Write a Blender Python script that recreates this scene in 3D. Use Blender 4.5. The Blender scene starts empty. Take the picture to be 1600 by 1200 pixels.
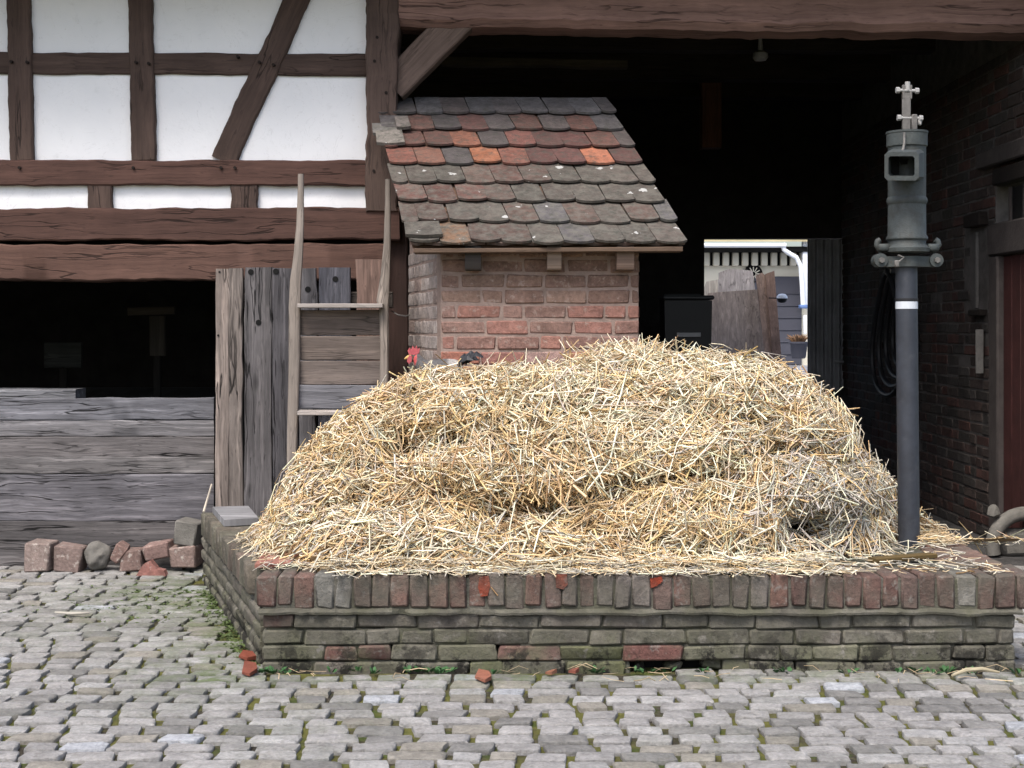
import bpy, bmesh, math, random
import numpy as np
from mathutils import Vector, Matrix, noise as mnoise

random.seed(7); rng = np.random.default_rng(11)
SC = bpy.context.scene
COL = SC.collection
R = math.radians
F, H, CX, YH = 2222.2, 1.34, 800.0, 510.0       # measured from the photo: focal length (px), eye height, horizon row

def at(px, py, D):
    """point of the real place seen at (px,py) in the 1600x1200 photo, D metres away"""
    return Vector(((px - CX) * D / F, D, H + (YH - py) * D / F))
def gx(px, D): return (px - CX) * D / F
def gz(py, D): return H + (YH - py) * D / F
def lin(r, g, b):
    f = lambda c: (c / 255 / 12.92) if c <= 10 else ((c / 255 + 0.055) / 1.055) ** 2.4
    return (f(r), f(g), f(b))
def mixc(a, b, t): return tuple(a[i] * (1 - t) + b[i] * t for i in range(3))
def scl(c, k): return tuple(min(0.9, x * k) for x in c)

# ------------------------------------------------------------------ materials
class NT:
    def __init__(s, name):
        s.m = bpy.data.materials.new(name); s.m.use_nodes = True
        s.t = s.m.node_tree; s.t.nodes.clear()
        s.out = s.n('ShaderNodeOutputMaterial'); s.b = s.n('ShaderNodeBsdfPrincipled')
        s.l(s.b.outputs[0], s.out.inputs[0])
    def n(s, t, **k):
        x = s.t.nodes.new(t)
        for a, v in k.items(): setattr(x, a, v)
        return x
    def l(s, a, b): s.t.links.new(a, b)
    def attr(s, name): return s.n('ShaderNodeAttribute', attribute_name=name)
    def pos(s): return s.n('ShaderNodeNewGeometry').outputs['Position']
    def mapping(s, v, scale):
        m = s.n('ShaderNodeMapping'); m.inputs['Scale'].default_value = scale; s.l(v, m.inputs['Vector']); return m.outputs[0]
    def noise(s, v, scale, detail=4, rough=.55, dist=0.0):
        x = s.n('ShaderNodeTexNoise'); x.inputs['Scale'].default_value = scale; x.inputs['Detail'].default_value = detail
        x.inputs['Roughness'].default_value = rough; x.inputs['Distortion'].default_value = dist
        s.l(v, x.inputs['Vector']); return x.outputs['Fac']
    def ramp(s, f, stops):
        x = s.n('ShaderNodeValToRGB'); e = x.color_ramp.elements
        while len(e) < len(stops): e.new(.5)
        for i, (p, c) in enumerate(stops):
            e[i].position = p; e[i].color = (c, c, c, 1) if not isinstance(c, tuple) else (*c, 1)
        s.l(f, x.inputs[0]); return x.outputs[0]
    def mix(s, a, b, f, mode='MIX'):
        x = s.n('ShaderNodeMix', data_type='RGBA', blend_type=mode)
        for sock, v in ((x.inputs[0], f), (x.inputs[6], a), (x.inputs[7], b)):
            if isinstance(v, (int, float)): sock.default_value = v
            elif isinstance(v, tuple): sock.default_value = (*v, 1)
            else: s.l(v, sock)
        return x.outputs[2]
    def math(s, op, a, b=0.0):
        x = s.n('ShaderNodeMath', operation=op)
        for sock, v in ((x.inputs[0], a), (x.inputs[1], b)):
            if isinstance(v, (int, float)): sock.default_value = v
            else: s.l(v, sock)
        return x.outputs[0]
    def bump(s, h, strength=.5, dist=.01):
        x = s.n('ShaderNodeBump'); x.inputs['Strength'].default_value = strength; x.inputs['Distance'].default_value = dist
        s.l(h, x.inputs['Height']); s.l(x.outputs[0], s.b.inputs['Normal'])
    def fin(s, color, rough=.85, spec=.25, metal=0.0):
        if isinstance(color, tuple): s.b.inputs['Base Color'].default_value = (*color, 1)
        else: s.l(color, s.b.inputs['Base Color'])
        if isinstance(rough, (int, float)): s.b.inputs['Roughness'].default_value = rough
        else: s.l(rough, s.b.inputs['Roughness'])
        s.b.inputs['Specular IOR Level'].default_value = spec
        s.b.inputs['Metallic'].default_value = metal
        return s.m

def wood_mat(name, crack=1.0, contrast=.5, fine=1.0, bumpd=.006, knots=1.0, streak=.0, dash=.0):
    t = NT(name); g = t.attr('grain').outputs['Vector']; c = t.attr('col').outputs['Color']
    # slow sideways drift of the fibres
    w = t.n('ShaderNodeTexNoise'); w.inputs['Scale'].default_value = 1; w.inputs['Detail'].default_value = 3
    t.l(t.mapping(g, (2.6, 8, 8)), w.inputs['Vector'])
    off = t.n('ShaderNodeVectorMath', operation='MULTIPLY_ADD')
    t.l(w.outputs['Color'], off.inputs[0]); off.inputs[1].default_value = (.55, .045, .045); t.l(g, off.inputs[2])
    gv = off.outputs[0]
    n1 = t.noise(t.mapping(gv, (4 * fine, 95 * fine, 95 * fine)), 1, 6, .7)
    n2 = t.noise(t.mapping(gv, (1.1, 17, 17)), 1, 4, .6)
    n3 = t.noise(t.mapping(gv, (.8, 13, 13)), 1, 3, .55, .2)
    n4 = t.noise(t.mapping(gv, (1.4, 30, 30)), 1, 4, .6)
    n5 = t.noise(t.mapping(gv, (9, 75, 75)), 1, 3, .6)
    n6 = t.noise(g, 3.0, 4, .6)
    kn = t.n('ShaderNodeTexVoronoi'); kn.inputs['Scale'].default_value = 1; t.l(t.mapping(g, (1.3, 4.1, .6)), kn.inputs['Vector'])
    knot = t.ramp(kn.outputs['Distance'], [(.0, 1 - .6 * knots), (.045, 1 - .75 * knots), (.09, 1.0)])
    col = t.mix(c, t.ramp(n1, [(.25, 1 - contrast), (.72, 1 + contrast * .45)]), 1.0, 'MULTIPLY')
    col = t.mix(col, t.ramp(n2, [(.3, 1 - contrast * .6), (.72, 1.05 + contrast * .3)]), 1.0, 'MULTIPLY')
    col = t.mix(col, t.ramp(n6, [(.3, .82), (.7, 1.15)]), 1.0, 'MULTIPLY')
    if streak:
        br = t.mix(col, (2.1, 2.08, 2.05), 1.0, 'MULTIPLY')
        col = t.mix(col, br, t.ramp(n4, [(.54, 0.0), (.64, streak)]))
    line = t.math('ABSOLUTE', t.math('SUBTRACT', n3, .5))
    gate = t.ramp(t.noise(t.mapping(gv, (1.3, 3, 3)), 1, 2, .5), [(.42, 0.0), (.56, 1.0)])
    cr = t.math('SUBTRACT', 1.0, t.math('MULTIPLY', t.ramp(line, [(.0, 1.0), (.006, .85), (.016, 0.0)]), t.math('MULTIPLY', gate, crack * .9)))
    col = t.mix(col, cr, 1.0, 'MULTIPLY')
    if dash: col = t.mix(col, t.ramp(n5, [(.30, 1 - dash), (.39, 1.0)]), 1.0, 'MULTIPLY')
    col = t.mix(col, knot, 1.0, 'MULTIPLY')
    hgt = t.math('ADD', t.math('MULTIPLY', n1, .5), t.math('MULTIPLY', cr, .9))
    t.bump(hgt, .8, bumpd)
    return t.fin(col, .85, .22)

def brick_mat(name, smear=(.42, .39, .35), smear_amt=.6, moss=None, moss_amt=0., soot=0., damp=False):
    t = NT(name); p = t.pos(); c = t.attr('col').outputs['Color']
    n1 = t.noise(p, 55, 6, .7); n2 = t.noise(p, 11, 5, .65); n3 = t.noise(p, 4.0, 4, .6)
    col = t.mix(c, t.ramp(n1, [(.25, .62), (.75, 1.3)]), 1.0, 'MULTIPLY')
    col = t.mix(col, t.ramp(n2, [(.3, .7), (.7, 1.2)]), 1.0, 'MULTIPLY')
    n5 = t.noise(p, 27, 5, .7)
    col = t.mix(col, smear, t.ramp(n5, [(.56, 0.0), (.68, smear_amt)]))
    if moss is not None:
        col = t.mix(col, moss, t.ramp(n3, [(.5 - moss_amt * .35, 0.0), (.75 - moss_amt * .35, .85)]))
    if soot:
        col = t.mix(col, (.03, .027, .024), t.ramp(t.noise(p, 6, 5, .65), [(.45, 0.0), (.62, soot)]))
    if damp:                                       # algae and wet stains growing up from the foot of the wall
        sx = t.n('ShaderNodeSeparateXYZ'); t.l(p, sx.inputs[0]); zz_ = sx.outputs[2]
        up = t.ramp(t.math('ADD', zz_, t.math('MULTIPLY', t.math('SUBTRACT', n2, .5), .22)), [(.03, 1.0), (.19, 0.0)])
        col = t.mix(col, (.10, .105, .06), t.math('MULTIPLY', up, t.ramp(t.noise(p, 8, 5, .7), [(.44, 0.0), (.62, .6)])))
        col = t.mix(col, (.016, .015, .013), t.math('MULTIPLY', up, t.ramp(t.noise(p, 6.5, 6, .75), [(.50, 0.0), (.56, .95)])))
    t.bump(t.math('ADD', n1, t.math('MULTIPLY', n2, .8)), .9, .008)
    return t.fin(col, .92, .2)

def plain_mat(name, color, rough=.8, var=.25, scale=12, bump=.004, spec=.25, metal=0., usecol=False, dirt=None, dirt_rng=(.5, .7)):
    t = NT(name); p = t.pos()
    n1 = t.noise(p, scale, 6, .65); n2 = t.noise(p, scale * 5, 4, .6)
    base = t.attr('col').outputs['Color'] if usecol else color
    col = t.mix(base, t.ramp(n1, [(.25, 1 - var), (.75, 1 + var * .6)]), 1.0, 'MULTIPLY')
    if dirt is not None:
        col = t.mix(col, dirt, t.ramp(t.noise(p, scale * .6, 6, .7), [(dirt_rng[0], 0.0), (dirt_rng[1], .85)]))
    t.bump(t.math('ADD', n1, n2), .6, bump)
    return t.fin(col, rough, spec, metal)

M = {}
M['timber'] = wood_mat('old_brown_timber', .75, .30, .8, .006, .0, .12, .35)
M['grey_wood'] = wood_mat('weathered_grey_wood', 1.0, .55, .8, .008, .8, .6, .6)
M['barrow_wood'] = wood_mat('worn_barrow_wood', .5, .35, 1.0, .003, .0, .3, .3)
M['dark_wood'] = wood_mat('dark_inner_wood', .5, .4, .8, .004, .0)
M['panel_wood'] = wood_mat('leaning_panel_wood', .5, .35, .7, .003, .0, .3)

def plaster():
    t = NT('lime_plaster'); p = t.pos()
    n1 = t.noise(p, 2.2, 5, .6); n2 = t.noise(p, 38, 5, .6); n3 = t.noise(p, 7, 4, .6)
    col = t.mix((.80, .80, .81), (.68, .69, .71), t.ramp(n1, [(.35, 0.0), (.75, .6)]))
    hl = t.math('ABSOLUTE', t.math('SUBTRACT', t.noise(p, 3.3, 5, .6, 1.2), .5))
    col = t.mix(col, (.5, .5, .5), t.ramp(hl, [(.0, .35), (.004, 0.0)]))
    col = t.mix(col, (.60, .60, .60), t.ramp(t.noise(p, 14, 6, .7), [(.58, 0.0), (.75, .45)]))
    col = t.mix(col, (.55, .52, .47), t.ramp(t.noise(p, 60, 3, .5), [(.72, 0.0), (.78, .5)]))
    t.bump(t.math('ADD', t.math('MULTIPLY', n2, .4), n3), .5, .006)
    return t.fin(col, .95, .1)
M['plaster'] = plaster()
M['platform_brick'] = brick_mat('mossy_platform_brick', (.22, .205, .185), .75, (.098, .092, .074), .3, .3, True)
M['hut_brick'] = brick_mat('hut_brick', (.32, .25, .215), .8)
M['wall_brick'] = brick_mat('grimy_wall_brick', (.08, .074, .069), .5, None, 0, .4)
M['loose_brick'] = brick_mat('loose_brick', (.42, .38, .34), .75)
M['mortar'] = brick_mat('old_mortar', (.17, .16, .14), .6, (.075, .075, .05), .5, .4, True)
M['hut_mortar'] = plain_mat('hut_mortar', (.265, .20, .172), .95, .3, 16, .008, .15)
M['wall_mortar'] = plain_mat('wall_mortar', (0.1054, 0.0961, 0.0899), .95, .4, 10, .008, .15, dirt=(.04, .037, .034))
M['sandstone'] = plain_mat('grimy_sandstone', (0.0560, 0.0476, 0.0448), .9, .35, 9, .006, .2)
M['pale_stone'] = plain_mat('pale_stone', (0.1425, 0.1350, 0.1215), .9, .35, 18, .006, .2)
M['terracotta'] = plain_mat('terracotta', (.4, .13, .06), .85, .35, 30, .004, .2, usecol=True, dirt=(.30, .26, .22), dirt_rng=(.58, .72))

def tile_mat():
    t = NT('weathered_roof_tile'); p = t.pos(); c = t.attr('col').outputs['Color']; w = t.attr('wear').outputs['Fac']
    n1 = t.noise(p, 48, 6, .7); n2 = t.noise(p, 13, 5, .65)
    col = t.mix(c, t.ramp(n1, [(.25, .65), (.75, 1.3)]), 1.0, 'MULTIPLY')
    col = t.mix(col, t.ramp(n2, [(.3, .7), (.7, 1.2)]), 1.0, 'MULTIPLY')
    # grey green lichen film
    film = t.ramp(t.noise(p, 20, 6, .7), [(.42, 0.0), (.62, .8)])
    col = t.mix(col, (.115, .108, .092), t.math('MULTIPLY', film, w))
    col = t.mix(col, (.05, .05, .042), t.ramp(t.noise(p, 22, 6, .75), [(.50, 0.0), (.64, .8)]))
    v = t.n('ShaderNodeTexVoronoi'); v.inputs['Scale'].default_value = 14; v.inputs['Randomness'].default_value = 1
    dv = t.n('ShaderNodeVectorMath', operation='MULTIPLY_ADD')
    nn = t.n('ShaderNodeTexNoise'); nn.inputs['Scale'].default_value = 45; nn.inputs['Detail'].default_value = 5; t.l(p, nn.inputs['Vector'])
    t.l(nn.outputs['Color'], dv.inputs[0]); dv.inputs[1].default_value = (.06,) * 3; t.l(p, dv.inputs[2]); t.l(dv.outputs[0], v.inputs['Vector'])
    sep = t.n('ShaderNodeSeparateColor'); t.l(v.outputs['Color'], sep.inputs[0])
    rad = t.math('MULTIPLY', t.math('SUBTRACT', sep.outputs[0], .72), 1.0)
    spot = t.math('LESS_THAN', v.outputs['Distance'], rad)
    spot = t.math('MULTIPLY', spot, t.math('GREATER_THAN', w, .42))
    col = t.mix(col, (.40, .40, .385), t.math('MULTIPLY', spot, .8))
    t.bump(t.math('ADD', n1, t.math('MULTIPLY', n2, .7)), .8, .006)
    return t.fin(col, .88, .25)
M['tile'] = tile_mat()

def cobble_mat():
    t = NT('cobblestone'); p = t.pos(); c = t.attr('col').outputs['Color']; w = t.attr('wear').outputs['Fac']
    n1 = t.noise(p, 70, 6, .7); n2 = t.noise(p, 16, 5, .65)
    col = t.mix(c, t.ramp(n1, [(.25, .68), (.75, 1.28)]), 1.0, 'MULTIPLY')
    col = t.mix(col, t.ramp(n2, [(.3, .72), (.7, 1.2)]), 1.0, 'MULTIPLY')
    mo = t.ramp(t.noise(p, 9, 6, .75), [(.4, 0.0), (.6, 1.0)])
    col = t.mix(col, (.10, .125, .06), t.math('MULTIPLY', mo, w))
    col = t.mix(col, (.10, .09, .075), t.ramp(t.noise(p, 24, 6, .75), [(.55, 0.0), (.7, .6)]))
    t.bump(t.math('ADD', n1, t.math('MULTIPLY', n2, 1.2)), .9, .010)
    return t.fin(col, .85, .3)
M['cobble'] = cobble_mat()

def joint_mat():
    t = NT('joint_soil'); p = t.pos()
    n = t.noise(p, 45, 6, .75); n2 = t.noise(p, 3.2, 5, .65)
    col = t.ramp(n, [(.25, (.022, .02, .017)), (.5, (.055, .048, .037)), (.75, (.12, .105, .08))])
    col = t.mix(col, (.135, .135, .035), t.ramp(n2, [(.40, 0.0), (.54, .85)]))
    col = t.mix(col, (.06, .085, .02), t.ramp(t.noise(p, 7, 5, .7), [(.5, 0.0), (.62, .8)]))
    t.bump(n, 1.0, .02)
    return t.fin(col, .95, .15)
M['joint'] = joint_mat()
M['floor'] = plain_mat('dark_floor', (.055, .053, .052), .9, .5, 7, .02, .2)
M['yard'] = plain_mat('back_yard_concrete', (.22, .23, .26), .9, .3, 3, .01, .2)
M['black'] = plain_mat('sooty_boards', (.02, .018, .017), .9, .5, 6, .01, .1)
M['iron'] = plain_mat('galvanised_iron', (.046, .054, .053), .62, .4, 26, .003, .4, .0, dirt=(.03, .03, .026), dirt_rng=(.48, .66))
M['pipe'] = plain_mat('blue_grey_pipe', (.027, .031, .041), .5, .4, 16, .0015, .45, dirt=(.05, .052, .06), dirt_rng=(.55, .72))
M['rod'] = plain_mat('worn_iron', (0.1200, 0.1130, 0.1050), .6, .4, 40, .002, .4)
M['bolt'] = plain_mat('pale_bolt', (.30, .295, .285), .5, .2, 60, .001, .4)
M['label'] = plain_mat('white_label', (.50, .53, .57), .5, .06, 40, .0005, .4)
M['dark'] = plain_mat('dark_hollow', (.012, .012, .012), .9, .3, 10, .002, .1)
M['bin'] = plain_mat('black_bin_plastic', (.005, .005, .0055), .5, .2, 9, .001, .4)
M['binlid'] = plain_mat('grey_bin_rim', (.028, .028, .029), .5, .2, 9, .001, .4)
M['grey_label'] = plain_mat('grey_bin_label', (.33, .33, .33), .6, .1, 20, .0005, .3)
M['corrugated'] = plain_mat('dark_corrugated', (.22, .22, .23), .6, .35, 5, .003, .3)
M['cream'] = plain_mat('cream_wall', (.72, .68, .56), .9, .08, 3, .002, .2)
M['white_metal'] = plain_mat('white_metal', (.78, .82, .88), .5, .06, 6, .001, .4)
M['blue_metal'] = plain_mat('blue_collar', (.12, .2, .42), .5, .1, 20, .001, .4)
M['grey_door'] = plain_mat('slate_grey_door', (.062, .064, .082), .7, .12, 4, .001, .3)
M['far_roof'] = plain_mat('ochre_roof', (.50, .44, .27), .9, .2, 4, .004, .2)
M['red_door'] = plain_mat('oxblood_door', (0.0525, 0.0180, 0.0165), .75, .45, 8, .003, .25)
M['hose'] = plain_mat('black_rubber', (.014, .014, .016), .5, .3, 12, .001, .35)
M['green'] = plain_mat('weed_leaf', (.04, .105, .035), .7, .5, 60, .001, .3)
M['moss'] = plain_mat('moss_tuft', (.085, .115, .045), .9, .5, 50, .004, .15)
M['hen'] = plain_mat('hen_feather', (.06, .055, .05), .8, .5, 90, .003, .25, usecol=True)
M['comb'] = plain_mat('red_comb', (.36, .075, .085), .6, .25, 80, .002, .3)
M['beak'] = plain_mat('horn_beak', (.5, .33, .12), .6, .2, 40, .001, .3)
M['tailf'] = plain_mat('black_tail_feather', (.015, .016, .02), .55, .4, 80, .002, .4)
def straw_mat():
    t = NT('straw'); p = t.pos(); c = t.attr('col').outputs['Color']
    n = t.noise(p, 90, 3, .6)
    col = t.mix(c, t.ramp(n, [(.3, .82), (.7, 1.15)]), 1.0, 'MULTIPLY')
    t.b.inputs['Base Color'].default_value = (.5, .4, .2, 1)
    m = t.fin(col, .6, .3)
    tr = t.n('ShaderNodeBsdfTranslucent'); t.l(col, tr.inputs[0])
    mx = t.n('ShaderNodeMixShader'); mx.inputs[0].default_value = .12
    t.l(t.b.outputs[0], mx.inputs[1]); t.l(tr.outputs[0], mx.inputs[2]); t.l(mx.outputs[0], t.out.inputs[0])
    return m
M['straw'] = straw_mat()

# ------------------------------------------------------------------ mesh helpers
def fbm(x, y, z=0.0, o=3):
    return mnoise.fractal(Vector((x, y, z)), 1.0, 2.0, o)     # about -1..1

class MB:
    def __init__(s): s.v = []; s.f = []; s.c = []; s.g = []; s.w = []
    def add(s, verts, faces, col=(.5, .5, .5), grain=None, wear=0.0):
        b = len(s.v); n = len(verts)
        s.v.extend([tuple(p) for p in verts]); s.f.extend([tuple(b + i for i in f) for f in faces])
        s.c.extend([(*col, 1.0)] * n); s.w.extend([wear] * n)
        s.g.extend(grain if grain is not None else [tuple(p) for p in verts])
    def mesh(s, name, origin=Vector((0, 0, 0)), ang=38):
        me = bpy.data.meshes.new(name)
        o = Vector(origin)
        me.from_pydata([(a[0] - o.x, a[1] - o.y, a[2] - o.z) for a in s.v], [], s.f)
        a = me.attributes.new('col', 'FLOAT_COLOR', 'POINT'); a.data.foreach_set('color', np.array(s.c, dtype=np.float32).ravel())
        a = me.attributes.new('grain', 'FLOAT_VECTOR', 'POINT'); a.data.foreach_set('vector', np.array(s.g, dtype=np.float32).ravel())
        a = me.attributes.new('wear', 'FLOAT', 'POINT'); a.data.foreach_set('value', np.array(s.w, dtype=np.float32))
        bm = bmesh.new(); bm.from_mesh(me); bmesh.ops.recalc_face_normals(bm, faces=bm.faces); bm.to_mesh(me); bm.free()
        me.polygons.foreach_set('use_smooth', [True] * len(me.polygons))
        me.set_sharp_from_angle(angle=R(ang)); me.update()
        return me

def link(o): COL.objects.link(o); return o
def tag(o, label, cat, group=None, kind=None):
    if label: o['label'] = label
    if cat: o['category'] = cat
    if group: o['group'] = group
    if kind: o['kind'] = kind
    return o
def thing(name, label, cat, loc=(0, 0, 0), group=None):
    o = bpy.data.objects.new(name, None); o.location = loc; o.empty_display_size = .1
    link(o); return tag(o, label, cat, group)
def root_loc(o):
    l = Vector((0, 0, 0))
    while o: l += Vector(o.location); o = o.parent
    return l
def part(mb, name, mat, parent, ang=38, label=None):
    o = bpy.data.objects.new(name, mb.mesh(name, root_loc(parent), ang)); o.data.materials.append(mat)
    o.parent = parent; link(o)
    if label: o['label'] = label
    return o
def single(mb, name, mat, label, cat, loc=None, group=None, kind=None, ang=38):
    if loc is None:
        a = np.array(mb.v); loc = (a[:, 0].mean(), a[:, 1].mean(), a[:, 2].min())
    o = bpy.data.objects.new(name, mb.mesh(name, loc, ang)); o.location = loc; o.data.materials.append(mat)
    link(o); return tag(o, label, cat, group, kind)
def struct(mb, name, mat, kind='structure', label=None, ang=38):
    o = bpy.data.objects.new(name, mb.mesh(name, (0, 0, 0), ang)); o.data.materials.append(mat); link(o)
    o['kind'] = kind
    if label: o['label'] = label
    return o

# rounded box template
_bm = bmesh.new(); bmesh.ops.create_cube(_bm, size=1.0)
bmesh.ops.bevel(_bm, geom=_bm.edges[:], offset=.1, segments=1, affect='EDGES')
_bm.verts.ensure_lookup_table()
_T = [(tuple(1 if c > 0 else -1 for c in v.co), tuple(abs(abs(c) - .5) < 1e-4 for c in v.co)) for v in _bm.verts]
_TF = [tuple(v.index for v in f.verts) for f in _bm.faces]; _bm.free()
def rbox(mb, c, size, col, bev=.005, jit=.0, rot=None, wear=0.0, shear=None):
    sg = {}
    vs = []; c = Vector(c)
    off = (random.random() * 50, random.random() * 50, random.random() * 50); gr = []
    for s, ex in _T:
        if s not in sg: sg[s] = Vector([random.uniform(-jit, jit) for _ in range(3)])
        p = Vector([s[i] * (size[i] / 2 - (0 if ex[i] else bev)) for i in range(3)]) + sg[s]
        gr.append(tuple(p[i] + off[i] for i in range(3)))
        if rot is not None: p = rot @ p
        if shear is not None: p = Vector((p.x + shear * p.y, p.y, p.z))
        vs.append(c + p)
    mb.add(vs, _TF, col, gr, wear)

def plank(mb, p0, p1, u, w, t, col, n=10, jit=.0, bev=.006, freq=2.5, w1=None, t1=None, edge=0.0, m=None):
    """a board or timber from p0 to p1; u = width direction; w width, t thickness (centred)"""
    p0, p1 = Vector(p0), Vector(p1); ax = (p1 - p0); L = ax.length; ax.normalize()
    u = Vector(u); u = (u - ax * u.dot(ax)).normalized(); v = ax.cross(u)
    sd = random.random() * 100; off = (random.random() * 60, random.random() * 60, random.random() * 60)
    vs, gr = [], []
    if m: sec = [(math.cos(2 * math.pi * k / m) * .5, math.sin(2 * math.pi * k / m) * .5) for k in range(m)]
    K = m or 8
    for i in range(n + 1):
        f = i / n; s = L * f
        ww = w + ((w1 if w1 is not None else w) - w) * f; tt = t + ((t1 if t1 is not None else t) - t) * f
        if m: pts = [(a * ww, b * tt) for a, b in sec]
        else:
            a, b, e = ww / 2, tt / 2, min(bev, ww * .3, tt * .3)
            pts = [(-a + e, -b), (a - e, -b), (a, -b + e), (a, b - e), (a - e, b), (-a + e, b), (-a, b - e), (-a, -b + e)]
        for k, (a, b) in enumerate(pts):
            side = 1 if a > 0 else -1
            ja = jit * fbm(s * freq + sd, side * 7.3, 1.1) + edge * fbm(s * freq * 5 + sd, side * 3.1 + k * .2, 9.7)
            jb = jit * .5 * fbm(s * freq + sd, 19.1, (1 if b > 0 else -1) * 5.0)
            e = 0
            if i in (0, n): e = edge * .8 * fbm(k * .9 + sd, 3.3, i)
            vs.append(p0 + ax * (s + e) + u * (a + ja) + v * (b + jb)); gr.append((s + off[0], a + off[1], b + off[2]))
    fs = []
    for i in range(n):
        for k in range(K):
            a = i * K + k; b = i * K + (k + 1) % K
            fs.append((a, b, b + K, a + K))
    fs.append(tuple(range(K - 1, -1, -1))); fs.append(tuple(n * K + k for k in range(K)))
    mb.add(vs, fs, col, gr)

def tube(mb, pts, rad, m=10, col=(.5, .5, .5), cap=True, flat=None):
    pts = [Vector(p) for p in pts]; n = len(pts)
    if not hasattr(rad, '__len__'): rad = [rad] * n
    vs, gr = [], []; prev = None; s = 0
    for i, p in enumerate(pts):
        tg = (pts[min(i + 1, n - 1)] - pts[max(i - 1, 0)]).normalized()
        if prev is None:
            a = Vector((0, 0, 1)) if abs(tg.z) < .9 else Vector((1, 0, 0)); prev = (a - tg * a.dot(tg)).normalized()
        prev = (prev - tg * prev.dot(tg)).normalized(); q = tg.cross(prev)
        if i: s += (p - pts[i - 1]).length
        for k in range(m):
            an = 2 * math.pi * k / m
            vs.append(p + (prev * math.cos(an) + q * math.sin(an)) * rad[i]); gr.append((s, math.cos(an) * rad[i], math.sin(an) * rad[i]))
    fs = [(i * m + k, i * m + (k + 1) % m, (i + 1) * m + (k + 1) % m, (i + 1) * m + k) for i in range(n - 1) for k in range(m)]
    if cap: fs += [tuple(range(m - 1, -1, -1)), tuple((n - 1) * m + k for k in range(m))]
    mb.add(vs, fs, col, gr)

def lathe(mb, c, prof, m=32, col=(.5, .5, .5), sx=1, sy=1):
    c = Vector(c); vs = []
    for r, z in prof:
        for k in range(m):
            a = 2 * math.pi * k / m; vs.append(c + Vector((r * sx * math.cos(a), r * sy * math.sin(a), z)))
    n = len(prof)
    fs = [(i * m + k, i * m + (k + 1) % m, (i + 1) * m + (k + 1) % m, (i + 1) * m + k) for i in range(n - 1) for k in range(m)]
    fs += [tuple(range(m - 1, -1, -1)), tuple((n - 1) * m + k for k in range(m))]
    mb.add(vs, fs, col)

def prism(mb, poly, ex, ey, en, o, depth, col=(.5, .5, .5), wear=0.):
    """2-D outline poly in (ex,ey) at o, pushed by depth along en"""
    o = Vector(o); a = [o + ex * x + ey * y for x, y in poly]; b = [p + en * depth for p in a]; n = len(poly)
    off = (random.random() * 50, random.random() * 50, random.random() * 50)
    gr = [(x + off[0], y + off[1], off[2]) for x, y in poly] * 2
    fs = [tuple(range(n)), tuple(range(2 * n - 1, n - 1, -1))] + [(i, i + n, (i + 1) % n + n, (i + 1) % n) for i in range(n)]
    mb.add(a + b, fs, col, gr, wear)
X_, Y_, Z_ = Vector((1, 0, 0)), Vector((0, 1, 0)), Vector((0, 0, 1))

# ------------------------------------------------------------------ camera, light
cam = bpy.data.cameras.new('camera'); co = bpy.data.objects.new('camera', cam); link(co); SC.camera = co
co.location = (0, 0, H); co.rotation_euler = (R(90), 0, 0)
cam.sensor_width = 36; cam.lens = 36 * F / 1600; cam.shift_y = -(600 - YH) / 1600; cam.clip_end = 500; cam.clip_start = .05
world = bpy.data.worlds.new('World'); SC.world = world; world.use_nodes = True
nt = world.node_tree; nt.nodes.clear()
sky = nt.nodes.new('ShaderNodeTexSky'); sky.sky_type = 'NISHITA'; sky.sun_disc = False
SUN_EL, SUN_ROT = R(58), R(205)
sky.sun_elevation = SUN_EL; sky.sun_rotation = SUN_ROT; sky.air_density = 1.0; sky.dust_density = 4.0; sky.ozone_density = 1.0
bg = nt.nodes.new('ShaderNodeBackground'); bg.inputs[1].default_value = .125
ow = nt.nodes.new('ShaderNodeOutputWorld'); nt.links.new(sky.outputs[0], bg.inputs[0]); nt.links.new(bg.outputs[0], ow.inputs[0])
sd = bpy.data.lights.new('sun', 'SUN'); so = bpy.data.objects.new('sun', sd); link(so)
sd.energy = 1.5; sd.angle = R(24); sd.color = (1, .965, .91)
dirv = Vector((math.sin(SUN_ROT) * math.cos(SUN_EL), math.cos(SUN_ROT) * math.cos(SUN_EL), math.sin(SUN_EL)))
so.rotation_euler = dirv.to_track_quat('Z', 'Y').to_euler(); so.location = dirv * 30
SC.view_settings.view_transform = 'Standard'; SC.view_settings.look = 'None'; SC.view_settings.exposure = 1.25; SC.view_settings.gamma = 1
try:
    SC.cycles.use_denoising = True; SC.cycles.max_bounces = 6; SC.cycles.diffuse_bounces = 4; SC.cycles.use_adaptive_sampling = True
except Exception: pass

# ------------------------------------------------------------------ ground
PF = 5.545; ZT = .372                               # platform front and top
PL = [(-0.975, PF), (1.98, PF), (2.06, 7.4), (-1.60, 7.42)]   # platform outline on the ground
def inside_platform(x, y, m=0.0):
    if y < PF - m or y > 7.5: return False
    return x > -0.975 - .335 * (y - PF) - m and x < 1.99 + m

g = MB(); g.add([(-90, -90, -.014), (90, -90, -.014), (90, 110, -.014), (-90, 110, -.014)], [(0, 1, 2, 3)]); struct(g, 'ground', M['joint'])

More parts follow.
